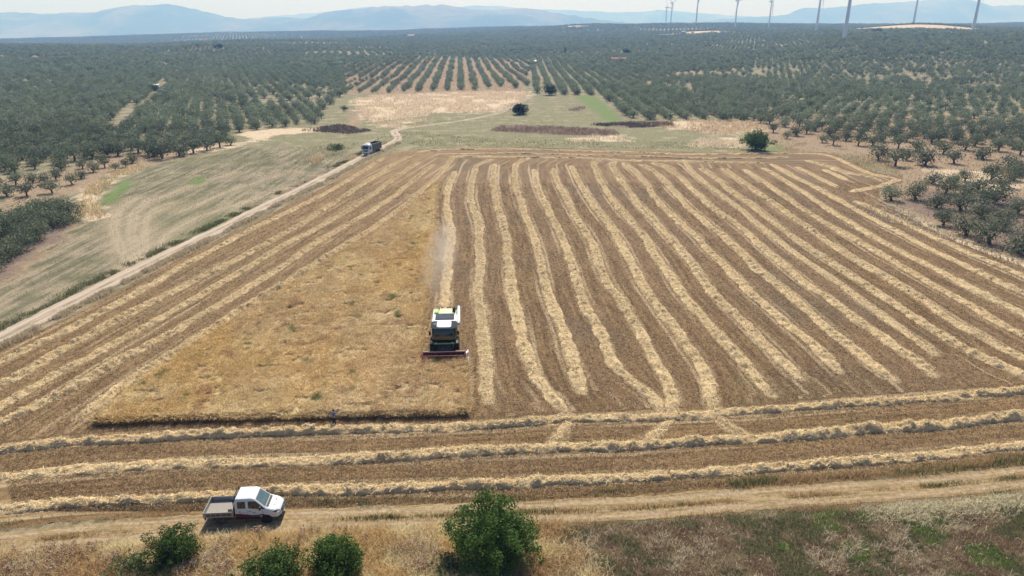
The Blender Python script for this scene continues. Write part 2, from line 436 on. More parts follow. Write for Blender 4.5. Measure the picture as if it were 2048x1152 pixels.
def build_ground():
    yr = [-400, -200, -80, -20, 5, 20]
    y = 20.0
    while y < 34: y += 1.0; yr.append(y)
    while y < 60: y += 0.4; yr.append(y)
    while y < 16000: y *= 1.0068; yr.append(y)
    yr = np.array(yr)
    u = np.concatenate((np.linspace(-2.6, -1.0, 40, endpoint=False), np.linspace(-1.0, 1.0, 520), np.linspace(1.0, 2.6, 41)[1:]))
    U, Y = np.meshgrid(u, yr)
    X = U * np.maximum(Y, 60)
    Z = ground_h(X, Y)
    P = np.stack([X.ravel(), Y.ravel()], 1)
    n = len(u); m = len(yr)
    idx = np.arange(n * m).reshape(m, n)
    F = np.stack([idx[:-1, :-1].ravel(), idx[:-1, 1:].ravel(), idx[1:, 1:].ravel(), idx[1:, :-1].ravel()], 1)
    me = np_mesh("ground", np.stack([X.ravel(), Y.ravel(), Z.ravel()], 1), F, smooth_=True)
    def zone(polys, width=3.0):
        a = np.full(len(P), -1.0)
        for p in polys:
            pg = poly(p)
            lo = pg.min(0) - 40; hi = pg.max(0) + 40
            k = np.where((P > lo).all(1) & (P < hi).all(1))[0]
            w = max(width, pg[:, 1].mean() * 0.014)
            if len(k): a[k] = np.maximum(a[k], np.clip(sdf(P[k], pg) / w, -1, 1))
        return a
    dry = zone(DRY)
    for c, yy, hw, hd in TANHILL:
        cx = (c - 1024) / FPX * 0.95 * yy; hwx = hw / FPX * 0.95 * yy
        r = 1 - np.sqrt(((P[:, 0] - cx) / hwx) ** 2 + ((P[:, 1] - yy) / hd) ** 2)
        dry = np.maximum(dry, np.clip(r * 2.5, -1, 1))
    set_f(me, "dry", dry); set_f(me, "tan", zone(TAN)); set_f(me, "soil", zone(SOIL)); set_f(me, "green", zone(GREEN, 2.0))
    # wheel tracks curving over the left meadow
    rt = np.full(len(P), 9.0)
    for ln in RUTS:
        q = resample(poly(ln), 1.0)[0]; lo = q.min(0) - 9; hi = q.max(0) + 9
        k = np.where((P > lo).all(1) & (P < hi).all(1))[0]
        rt[k] = np.minimum(rt[k], np.abs(sdf(P[k], q, closed=False)))
    set_f(me, "ruts", rt)
    # near side of the farm track: rough grass
    tr, _ = resample(TRACKP, 2.0)
    k = (P[:, 1] < 75)
    a = np.full(len(P), -1.0)
    a[k] = np.clip((np.interp(P[k, 0], tr[:, 0], tr[:, 1]) - 1.5 - P[k, 1]) / 3.0, -1, 1)
    set_f(me, "rough", a)
    set_f(me, "orch", np.clip((P[:, 1] - np.interp(P[:, 0] / np.maximum(P[:, 1], 60), *FRONT)) / 6.0, -1, 1))
    m_, nt = new_mat("ground"); g = NT(nt)
    p = g.pos()
    n_big = g.noise(p, 0.018, 4); n_mid = g.noise(p, 0.16, 5, 0.6); n_fin = g.noise(p, 1.3, 6, 0.7); n_f2 = g.noise(p, 5.0, 4, 0.7)
    st = g.noise(g.scale(p, (1.0, 0.09, 1), R(-32)), 0.55, 5, 0.65)      # mown streaks, along the road
    mea = g.mix(g.step(g.math('ADD', g.math('MULTIPLY', n_mid, 0.35), g.math('MULTIPLY', st, 0.65)), 0.42, 0.58), (0.135, 0.13, 0.075), (0.33, 0.27, 0.185))
    mea = g.mix(g.math('MULTIPLY', g.step(n_big, 0.5, 0.66), 0.5), mea, (0.135, 0.145, 0.07))
    mea = g.mix(g.math('MULTIPLY', g.step(n_fin, 0.54, 0.7), 0.55), mea, (0.46, 0.385, 0.27))
    n_t = g.noise(g.scale(p, (1.0, 0.45, 1), R(-32)), 0.75, 6, 0.75)
    mea = g.mix(g.math('MULTIPLY', g.step(n_t, 0.46, 0.36), 0.42), mea, (0.085, 0.095, 0.045))
    sy = g.n("ShaderNodeSeparateXYZ"); g.l(p, sy.inputs[0])
    wst = g.mix(g.step(n_fin, 0.4, 0.62), (0.15, 0.15, 0.075), (0.29, 0.26, 0.155))
    wst = g.mix(g.math('MULTIPLY', g.step(n_mid, 0.5, 0.66), 0.6), wst, (0.40, 0.335, 0.225))
    mea = g.mix(g.step(g.math('ADD', sy.outputs[1], g.math('MULTIPLY', sy.outputs[0], 0.35)), 185.0, 215.0), mea, wst)
    rr = g.step(g.math('ADD', g.attr("ruts"), g.math('MULTIPLY', n_fin, 0.8)), 1.25, 0.35)
    mea = g.mix(g.math('MULTIPLY', rr, 0.45), mea, (0.50, 0.415, 0.295))
    rr = g.step(g.math('ADD', g.attr("ruts"), g.math('MULTIPLY', n_mid, 7.0)), 7.5, 3.5)
    mea = g.mix(g.math('MULTIPLY', rr, 0.45), mea, (0.42, 0.335, 0.23))
    edge = g.math('MULTIPLY', g.math('SUBTRACT', g.math('ADD', g.math('MULTIPLY', n_mid, 0.65), g.math('MULTIPLY', n_fin, 0.35)), 0.5), 6.0)
    def zf(name): return g.step(g.math('ADD', g.attr(name), edge), -0.4, 0.6)
    orc = g.mix(g.step(n_mid, 0.4, 0.62), (0.175, 0.165, 0.10), (0.31, 0.265, 0.175))
    c = g.mix(zf("orch"), mea, orc)
    c = g.mix(zf("tan"), c, g.mix(g.step(n_fin, 0.35, 0.65), (0.22, 0.155, 0.10), (0.39, 0.295, 0.195)))
    c = g.mix(zf("soil"), c, g.mix(n_fin, (0.12, 0.09, 0.075), (0.29, 0.215, 0.17)))
    c = g.mix(zf("dry"), c, g.mix(g.step(n_fin, 0.3, 0.7), (0.45, 0.34, 0.23), (0.68, 0.55, 0.39)))
    c = g.mix(zf("green"), c, g.mix(n_fin, (0.105, 0.165, 0.05), (0.195, 0.25, 0.09)))
    rg = g.mix(g.step(n_mid, 0.42, 0.6), (0.20, 0.145, 0.095), (0.17, 0.15, 0.08))
    rg = g.mix(g.step(n_f2, 0.4, 0.7), rg, (0.34, 0.25, 0.17))
    c = g.mix(zf("rough"), c, rg)
    c = g.mix(g.math('MULTIPLY', g.step(n_f2, 0.5, 0.75), 0.35), c, (0.09, 0.075, 0.05))
    h = g.math('ADD', g.math('MULTIPLY', n_fin, 0.7), g.math('MULTIPLY', n_f2, 0.3))
    g.bsdf(c, 0.95, bump=h, bstr=0.8, bdist=0.25, spec=0.1)
    return tag(link("ground", me, m_), kind='structure')

# front edge of the olive groves: distance where they start, by direction
_fr = [(-900,470),(-600,400),(0,362),(100,338),(200,314),(300,299),(450,284),(476,266),(560,255),(640,248),(660,216),(695,188),(900,182),(1060,180),(1080,190),(1180,190),(1190,193),(1245,238),(1330,240),(1520,250),(1650,266),(1750,280),(1850,290),(1950,298),(2048,304),(2400,340),(2800,380)]
_fp = np.array([at(*q)[:2] for q in _fr])
FRONT = (_fp[:, 0] / _fp[:, 1], _fp[:, 1])

ground = build_ground()

# ------------------------------------------------------------------ the cut field
def conform_grid(xs, ys, pg, jag, seed):
    """grid sheet whose outer vertices are drawn onto a slightly ragged outline"""
    X, Y = np.meshgrid(xs, ys)
    P = np.stack([X.ravel(), Y.ravel()], 1)
    d = sdf(P, pg) + (fbm(P[:, 0] * 0.9, P[:, 1] * 0.9, seed, 3) - 0.5) * jag
    n, m = len(xs), len(ys)
    D = d.reshape(m, n)
    gy, gx = np.gradient(D, ys, xs)
    gl = np.maximum(np.hypot(gx, gy), 0.3)
    cell = np.maximum(np.gradient(ys)[:, None], np.gradient(xs)[None, :])
    out = D < 0
    mv = out & (D > -1.6 * cell)
    X2 = np.where(mv, X - D * gx / gl ** 2, X); Y2 = np.where(mv, Y - D * gy / gl ** 2, Y)
    idx = np.arange(n * m).reshape(m, n)
    q = np.stack([idx[:-1, :-1], idx[:-1, 1:], idx[1:, 1:], idx[1:, :-1]], -1)
    ok = (~out[:-1, :-1]) | (~out[:-1, 1:]) | (~out[1:, 1:]) | (~out[1:, :-1])
    F = q[ok]
    used = np.unique(F); rem = np.full(n * m, -1); rem[used] = np.arange(len(used))
    return np.stack([X2.ravel(), Y2.ravel()], 1)[used], rem[F]

def yx(line, ext=True):
    """polyline as x(y) with y rising, hooks dropped"""
    p = line[np.argsort(line[:, 1])]
    return p[:, 1], p[:, 0]

def near_lines(P, lines):
    """distance to the nearest of several polylines"""
    d = np.full(len(P), 99.0)
    for ln in lines:
        lo = ln.min(0) - 5; hi = ln.max(0) + 5
        k = np.where((P > lo).all(1) & (P < hi).all(1))[0]
        if len(k): d[k] = np.minimum(d[k], -(-np.abs(sdf(P[k], ln, closed=False))))
    return d

def field_uv(P):
    """metres across and along the direction the field was cut in, and the place inside one pass (0..1)"""
    n = len(P)
    a = np.zeros(n); b = P[:, 1].copy()
    core = [RWP[i] for i in range(19)]
    xs = np.stack([np.interp(P[:, 1], *yx(w)) for w in core], 1)          # n x 19
    # outside a line's reach: shift the neighbour
    for i in range(1, 19):
        lo, hi = core[i][:, 1].min(), core[i][:, 1].max()
        bad = (P[:, 1] < lo) | (P[:, 1] > hi)
        xs[bad, i] = xs[bad, i - 1] + 5.2
    xs = np.maximum.accumulate(xs, 1)
    for i in range(19):
        x0 = xs[:, i]; x1 = xs[:, i + 1] if i < 18 else x0 + 5.2
        k = (P[:, 0] >= x0) & ((P[:, 0] < x1) | (i == 18))
        a[k] = i + (P[k, 0] - x0[k]) / np.maximum(x1[k] - x0[k], 0.5)
    k = P[:, 0] < xs[:, 0]; a[k] = (P[k, 0] - xs[k, 0]) / 5.0
    zone = np.zeros(n, int)
    # left family
    t = LWP[2][-4] - LWP[2][1]; t = t / np.linalg.norm(t); nn = np.array((t[1], -t[0]))
    if nn[0] < 0: nn = -nn
    l5 = LWP[4]
    kl = (P[:, 0] < np.interp(P[:, 1], *yx(l5)) + 2.2)
    q = (P - LWP[2][4]) @ nn
    pos_ = np.sort(np.array([((w[3:7] - LWP[2][4]) @ nn).mean() for w in LWP]))
    al = np.interp(q, np.concatenate(([pos_[0] - 5], pos_, [pos_[-1] + 5])), np.arange(-1, 6)) + 40
    a[kl] = al[kl]; b[kl] = (P[kl] @ t); zone[kl] = 1
    # far end rows
    kf = P[:, 1] > np.interp(P[:, 0], *[FWP[2][:, 0], FWP[2][:, 1]]) - 2
    kf &= P[:, 0] > -22
    a[kf] = P[kf, 1] / 6.0 + 80; b[kf] = P[kf, 0]; zone[kf] = 2
    # near end rows
    ny = [np.interp(P[:, 0], w[:, 0], w[:, 1]) for w in NWP]
    kn = P[:, 1] < ny[0] + 1.6
    an = np.where(P[:, 1] > ny[1], (P[:, 1] - ny[1]) / np.maximum(ny[0] - ny[1], 0.5), (P[:, 1] - ny[1]) / np.maximum(ny[1] - ny[2], 0.5)) + 60
    a[kn] = an[kn]; b[kn] = P[kn, 0]; zone[kn] = 3
    return a, b, zone

ALLW = LWP + RWP + SWP + FWP + NWP + CWP
ALLR = [resample(w, 1.0)[0] for w in ALLW]

def build_field():
    ys = [44.0]
    while ys[-1] < 232: ys.append(ys[-1] + 0.0052 * ys[-1])
    ys = np.array(ys)
    xs = np.arange(-95, 132, 0.42)
    P, F = conform_grid(xs, ys, FIELDP, 0.9, 3)
    me = np_mesh("stubble_field", np.concatenate((P, np.full((len(P), 1), 0.012)), 1), F, smooth_=True)
    a, b, zone = field_uv(P)
    set_f(me, "across", a); set_f(me, "along", b)
    set_f(me, "wd", np.minimum(near_lines(P, ALLR), 6.0))
    set_f(me, "inner", np.clip(sdf(P, FIELDP) / 4.0, -1, 1))
    set_f(me, "leftz", (zone == 1).astype(float)); set_f(me, "nearz", (zone == 3).astype(float))
    m, nt = new_mat("stubble_field"); g = NT(nt)
    p = g.pos(); ac = g.attr("across"); al = g.attr("along")
    v1 = g.combine(g.math('MULTIPLY', ac, 5.0), g.math('MULTIPLY', al, 0.06))
    v2 = g.combine(g.math('MULTIPLY', ac, 5.0), g.math('MULTIPLY', al, 0.35))
    lines = g.noise(v1, 1.6, 5, 0.7)                       # long combed lines
    comb = g.noise(v2, 3.2, 4, 0.7)
    pas = g.noise(g.combine(g.math('MULTIPLY', g.math('FLOOR', ac), 3.7), g.math('MULTIPLY', al, 0.01)), 1.0, 2)
    big = g.noise(p, 0.035, 3); mid = g.noise(p, 0.22, 5, 0.6); fin = g.noise(p, 2.2, 6, 0.72); f3 = g.noise(p, 7.0, 3, 0.7)
    t = g.math('ADD', g.math('MULTIPLY', lines, 0.62), g.math('ADD', g.math('MULTIPLY', fin, 0.22), g.math('MULTIPLY', mid, 0.16)))
    c = g.mix(g.step(t, 0.38, 0.62), (0.108, 0.064, 0.031), (0.265, 0.175, 0.088))
    c = g.mix(g.math('MULTIPLY', g.step(pas, 0.42, 0.62), 0.5), c, (0.23, 0.15, 0.085))
    c = g.mix(g.math('MULTIPLY', g.step(big, 0.5, 0.68), 0.55), c, (0.135, 0.105, 0.07))     # greyer ground
    c = g.mix(g.math('MULTIPLY', g.step(mid, 0.56, 0.72), 0.4), c, (0.27, 0.15, 0.08))        # redder ground
    c = g.mix(g.math('MULTIPLY', g.attr("leftz"), 0.5), c, g.mix(g.step(t, 0.38, 0.62), (0.18, 0.115, 0.054), (0.36, 0.25, 0.128)))
    c = g.mix(g.math('MULTIPLY', g.attr("nearz"), 0.4), c, g.mix(g.step(t, 0.38, 0.62), (0.155, 0.095, 0.042), (0.34, 0.23, 0.11)))
    # wheel marks: paler, crushed straw, two per pass
    fr = g.math('FRACT', g.math('ADD', ac, g.math('MULTIPLY', g.math('SUBTRACT', g.noise(g.combine(ac, g.math('MULTIPLY', al, 0.03)), 1.0, 2), 0.5), 0.16)))
    for ctr in (0.23, 0.75):
        w = g.math('ABSOLUTE', g.math('SUBTRACT', fr, ctr))
        f = g.math('MULTIPLY', g.step(w, 0.075, 0.02), g.step(g.noise(v1, 0.5, 3), 0.42, 0.62))
        c = g.mix(g.math('MULTIPLY', f, 0.72), c, (0.47, 0.37, 0.235))
    # loose straw beside the windrows
    wd = g.attr("wd")
    f = g.step(g.math('ADD', wd, g.math('MULTIPLY', g.math('SUBTRACT', g.math('ADD', fin, mid), 1.0), 1.5)), 1.0, 0.25)
    f = g.math('MULTIPLY', f, g.math('SUBTRACT', 1.0, g.math('MULTIPLY', g.attr("leftz"), 0.5)))
    c = g.mix(g.math('MULTIPLY', f, 0.75), c, (0.56, 0.44, 0.265))
    fl = g.step(g.math('ADD', g.math('MULTIPLY', f3, 0.6), g.math('MULTIPLY', comb, 0.4)), 0.57, 0.68)
    c = g.mix(g.math('MULTIPLY', fl, 0.5), c, (0.56, 0.425, 0.235))
    dk = g.step(g.math('ADD', g.math('MULTIPLY', f3, 0.5), g.math('MULTIPLY', comb, 0.5)), 0.46, 0.36)
    c = g.mix(g.math('MULTIPLY', dk, 0.6), c, (0.085, 0.055, 0.032))
    # green regrowth
    gr = g.math('MULTIPLY', g.step(g.noise(p, 0.05, 3, 0.5, 0.6), 0.63, 0.74), g.step(fin, 0.42, 0.6))
    c = g.mix(g.math('MULTIPLY', gr, 0.5), c, (0.15, 0.165, 0.07))
    h = g.math('ADD', g.math('MULTIPLY', comb, 0.6), g.math('MULTIPLY', f3, 0.4))
    g.bsdf(c, 0.9, bump=h, bstr=0.9, bdist=0.16, spec=0.12)
    return tag(link("stubble_field", me, m), kind='structure')

field = build_field()

# ------------------------------------------------------------------ dirt road and farm track
def ribbon(name, line, half, z, nx, step, jag, seed, fade=None):
    c, s = resample(line, step)
    t = np.gradient(c, axis=0); t /= np.linalg.norm(t, axis=1)[:, None]
    nrm = np.stack([-t[:, 1], t[:, 0]], 1)
    a = np.linspace(-1, 1, nx)
    hw = half * (1 + (fbm(s * 0.12, s * 0, seed, 2) - 0.5) * 0.3)
    l = 1 + (fbm(s * 1.1, s * 0, seed + 1, 3) - 0.5) * jag; r = 1 + (fbm(s * 1.1, s * 0 + 9, seed + 2, 3) - 0.5) * jag
    off = np.where(a[None, :] < 0, a[None, :] * l[:, None], a[None, :] * r[:, None]) * hw[:, None]
    XY = c[:, None, :] + nrm[:, None, :] * off[:, :, None]
    X = XY[..., 0].ravel(); Y = XY[..., 1].ravel()
    Z = ground_h(X, Y) + z
    # ruts a few centimetres deep
    n, m = nx, len(c)
    idx = np.arange(n * m).reshape(m, n)
    F = np.stack([idx[:-1, :-1].ravel(), idx[:-1, 1:].ravel(), idx[1:, 1:].ravel(), idx[1:, :-1].ravel()], 1)
    me = np_mesh(name, np.stack([X, Y, Z], 1), F[:, ::-1], smooth_=True)
    set_f(me, "across", np.tile(a, m) * half); set_f(me, "along", np.repeat(s, n))
    return me, c, s

def build_road():
    me, c, s = ribbon("dirt_road", ROADP, 1.6, 0.022, 13, 0.7, 0.35, 21)
    m, nt = new_mat("dirt_road"); g = NT(nt)
    p = g.pos(); ac = g.math('ABSOLUTE', g.attr("across")); al = g.attr("along")
    fin = g.noise(p, 1.8, 6, 0.7); mid = g.noise(p, 0.25, 4)
    ln = g.noise(g.combine(g.math('MULTIPLY', g.attr("across"), 2.0), g.math('MULTIPLY', al, 0.07)), 1.2, 4, 0.65)
    c_ = g.mix(g.step(ln, 0.35, 0.65), (0.33, 0.255, 0.19), (0.52, 0.43, 0.335))
    rut = g.step(g.math('ABSOLUTE', g.math('SUBTRACT', ac, 0.85)), 0.5, 0.15)
    c_ = g.mix(g.math('MULTIPLY', rut, 0.6), c_, (0.52, 0.43, 0.34))
    mdl = g.math('MULTIPLY', g.step(ac, 0.4, 0.1), g.step(g.math('ADD', mid, g.math('MULTIPLY', fin, 0.4)), 0.62, 0.82))
    c_ = g.mix(g.math('MULTIPLY', mdl, 0.75), c_, (0.19, 0.165, 0.10))
    c_ = g.mix(g.math('MULTIPLY', g.step(fin, 0.55, 0.75), 0.3), c_, (0.30, 0.22, 0.16))
    far = g.math('MULTIPLY', g.step(al, 190.0, 240.0), g.step(mid, 0.35, 0.6))
    c_ = g.mix(g.math('MULTIPLY', far, 0.6), c_, (0.24, 0.21, 0.125))
    g.bsdf(c_, 0.95, bump=fin, bstr=0.6, bdist=0.12, spec=0.1)
    tag(link("dirt_road", me, m), kind='structure')

def build_track():
    t = TRACKP.copy(); t[:, 1] -= 0.85
    me, c, s = ribbon("farm_track", t, 1.42, 0.026, 19, 0.3, 0.3, 31)
    m, nt = new_mat("farm_track"); g = NT(nt)
    p = g.pos(); a0 = g.attr("across"); ac = g.math('ABSOLUTE', a0); al = g.attr("along")
    fin = g.noise(p, 2.6, 6, 0.72); mid = g.noise(p, 0.35, 4, 0.6)
    ln = g.noise(g.combine(g.math('MULTIPLY', a0, 3.0), g.math('MULTIPLY', al, 0.12)), 1.2, 5, 0.7)
    t_ = g.math('ADD', g.math('MULTIPLY', ln, 0.5), g.math('MULTIPLY', fin, 0.5))
    c_ = g.mix(g.step(t_, 0.38, 0.62), (0.22, 0.15, 0.078), (0.42, 0.315, 0.175))
    rw = g.math('ADD', g.math('ABSOLUTE', g.math('SUBTRACT', ac, 0.85)), g.math('MULTIPLY', g.math('SUBTRACT', mid, 0.5), 0.7))
    rut = g.step(rw, 0.27, 0.03)
    c_ = g.mix(g.math('MULTIPLY', rut, 0.75), c_, g.mix(g.step(fin, 0.35, 0.65), (0.30, 0.225, 0.145), (0.48, 0.38, 0.26)))
    gr = g.math('MULTIPLY', g.step(mid, 0.55, 0.7), g.step(fin, 0.4, 0.6))
    c_ = g.mix(g.math('MULTIPLY', gr, 0.5), c_, (0.14, 0.15, 0.06))
    g.bsdf(c_, 0.95, bump=fin, bstr=0.8, bdist=0.15, spec=0.1)
    tag(link("farm_track", me, m), kind='structure')

build_road(); build_track()

# ------------------------------------------------------------------ mountains beyond the plain
MOUNT = [
 ("far_mountain", 14500, 1500, [(380,46),(440,42),(480,38),(560,31),(600,28),(650,24),(700,18),(730,14),(750,17),(800,30),(840,34),(880,24),(920,14),(950,11),(1000,12),(1030,16),(1060,20),(1090,19),(1150,21),(1220,25),(1280,24),(1320,20),(1345,22),(1400,27),(1480,31),(1530,34),(1600,42),(1700,56)]),
 ("left_mountain", 9800, 1900, [(-700,40),(-400,30),(-200,22),(-80,25),(0,27),(35,24),(80,28),(130,26),(180,25),(230,15),(268,9),(300,11),(335,8),(370,14),(410,23),(450,33),(480,38),(520,36),(560,35),(610,37),(680,46),(760,60),(840,78)]),
 ("middle_mountain", 8800, 1700, [(420,80),(500,58),(560,46),(612,38),(632,30),(660,23),(710,19),(760,13),(810,12),(850,11),(886,8),(912,14),(945,18),(990,20),(1030,17),(1075,17),(1105,25),(1150,32),(1190,38),(1240,43),(1300,50),(1400,62),(1500,80)]),
 ("right_mountain", 11000, 1900, [(1180,70),(1300,52),(1400,42),(1470,36),(1530,33),(1575,29),(1592,20),(1615,16),(1650,17),(1690,13),(1735,8),(1790,4),(1840,2),(1860,-1),(1900,-3),(1940,-1),(1962,6),(1985,13),(2003,10),(2025,11),(2060,8),(2150,4),(2300,-6),(2500,8),(2800,20)]),
]
def build_mountains():
    m, nt = new_mat("mountain"); g = NT(nt); p = g.pos()
    n1 = g.noise(p, 0.0011, 5, 0.6); n2 = g.noise(p, 0.006, 4, 0.6)
    c = g.mix(g.step(n1, 0.42, 0.62), (0.07, 0.09, 0.055), (0.22, 0.19, 0.13))
    c = g.mix(g.math('MULTIPLY', g.step(n2, 0.45, 0.65), 0.5), c, (0.06, 0.075, 0.045))
    g.bsdf(c, 0.95, spec=0.05)
    for k, (name, D, depth, prof) in enumerate(MOUNT):
        pf = np.array(prof, float)
        nx = int((pf[-1, 0] - pf[0, 0]) / 3)
        px = np.linspace(pf[0, 0], pf[-1, 0], nx)
        py = np.interp(px, pf[:, 0], pf[:, 1])
        ker = np.ones(5) / 5; py[2:-2] = np.convolve(py, ker, 'valid')
        zc = py_height(py, D) + (fbm(px / 14, px * 0, 50 + k, 3) - 0.5) * 26
        v = (py - 576) / FPX
        X0 = (px - 1024) / FPX * D / (CP - v * SP)
        tt = np.linspace(-1, 1, 61)
        T, XX = np.meshgrid(tt, X0, indexing='ij')
        Zc = np.tile(zc, (len(tt), 1)); base = -112.0
        YY = D + T * depth
        prof_ = (1 - np.abs(T)) ** 1.25
        spur = 1 - np.abs(2 * fbm(XX / 900 + 3 * k, YY / 1500, 70 + k, 4) - 1)
        amp = np.clip(np.abs(T) * 3, 0, 1) * prof_
        Z = base + np.maximum(Zc - base, 0) * np.clip(prof_ + (spur - 0.62) * 0.75 * amp, 0, 1.0)
        Z[np.abs(T) > 0.999] = base - 15
        XX = XX * (YY / D) ** 0.6
        n = nx; mm = len(tt); idx = np.arange(n * mm).reshape(mm, n)
        F = np.stack([idx[:-1, :-1].ravel(), idx[:-1, 1:].ravel(), idx[1:, 1:].ravel(), idx[1:, :-1].ravel()], 1)
        me = np_mesh(name, np.stack([XX.ravel(), YY.ravel(), Z.ravel()], 1), F, smooth_=True)
        tag(link("mountain", me, m), kind='structure')
build_mountains()
# ------------------------------------------------------------------ blades: grass, straw, stalks
VEG = veg("dry_plants", trans=0.45)
STRAW = veg("straw", trans=0.12, scale=5.0, lo=0.75, hi=1.25)

def blades(P, h, w, lean, colr, seed=0, tipw=0.25, az=None):
    """bent two-segment blades standing on points P; returns V, tris/quads, colours"""
    r = np.random.default_rng(seed); n = len(P)
    h = np.broadcast_to(h, n) * r.uniform(0.65, 1.25, n); w = np.broadcast_to(w, n)
    a = r.uniform(0, 2 * np.pi, n) if az is None else az + r.normal(0, 0.5, n)
    f = r.uniform(0, np.pi, n)
    ln = np.broadcast_to(lean, n) * r.uniform(0.3, 1.2, n)
    side = np.stack([np.cos(f), np.sin(f), np.zeros(n)], 1) * w[:, None] * 0.5
    d = np.stack([np.cos(a), np.sin(a), np.zeros(n)], 1)
    mid = P + d * (ln * h * 0.35)[:, None]; mid[:, 2] += h * 0.6
    tip = P + d * (ln * h)[:, None]; tip[:, 2] += h * np.sqrt(np.clip(1 - ln ** 2 * 0.6, 0.15, 1))
    V = np.stack([P - side, P + side, mid - side * 0.8, mid + side * 0.8, tip - side * tipw, tip + side * tipw], 1).reshape(-1, 3)
    b = np.arange(n)[:, None] * 6
    F = np.concatenate([b + np.array([[0, 1, 3, 2]]), b + np.array([[2, 3, 5, 4]])])
    return V, F, np.repeat(colr, 6, 0)

def sticks(P, length, w, az, pitch, colr):
    """straws lying in all directions: thin quads"""
    n = len(P)
    d = np.stack([np.cos(az) * np.cos(pitch), np.sin(az) * np.cos(pitch), np.sin(pitch)], 1) * (length * 0.5)[:, None]
    s = np.cross(d, np.random.default_rng(3).normal(size=(n, 3))); s /= np.maximum(np.linalg.norm(s, axis=1), 1e-6)[:, None]; s *= (w * 0.5)[:, None]
    V = np.stack([P - d - s, P - d + s, P + d + s * 0.5, P + d - s * 0.5], 1).reshape(-1, 3)
    F = np.arange(n)[:, None] * 4 + np.array([[0, 1, 2, 3]])
    return V, F, np.repeat(colr, 4, 0)

def join(parts):
    V, F, C, o = [], [], [], 0
    for v, f, c in parts:
        V.append(v); F.append(f + o); C.append(c); o += len(v)
    return np.concatenate(V), F, np.concatenate(C)

def tint(n, base, var, seed):
    r = np.random.default_rng(seed)
    return np.clip(np.array(base)[None] * (1 + r.normal(0, var, (n, 1))) + r.normal(0, var * 0.06, (n, 3)), 0.01, 0.95)

def rand_in(pg, dens, seed):
    lo = pg.min(0); hi = pg.max(0); r = np.random.default_rng(seed)
    n = int((hi - lo).prod() * dens)
    P = lo + r.random((n, 2)) * (hi - lo)
    return P[sdf(P, pg) > 0]

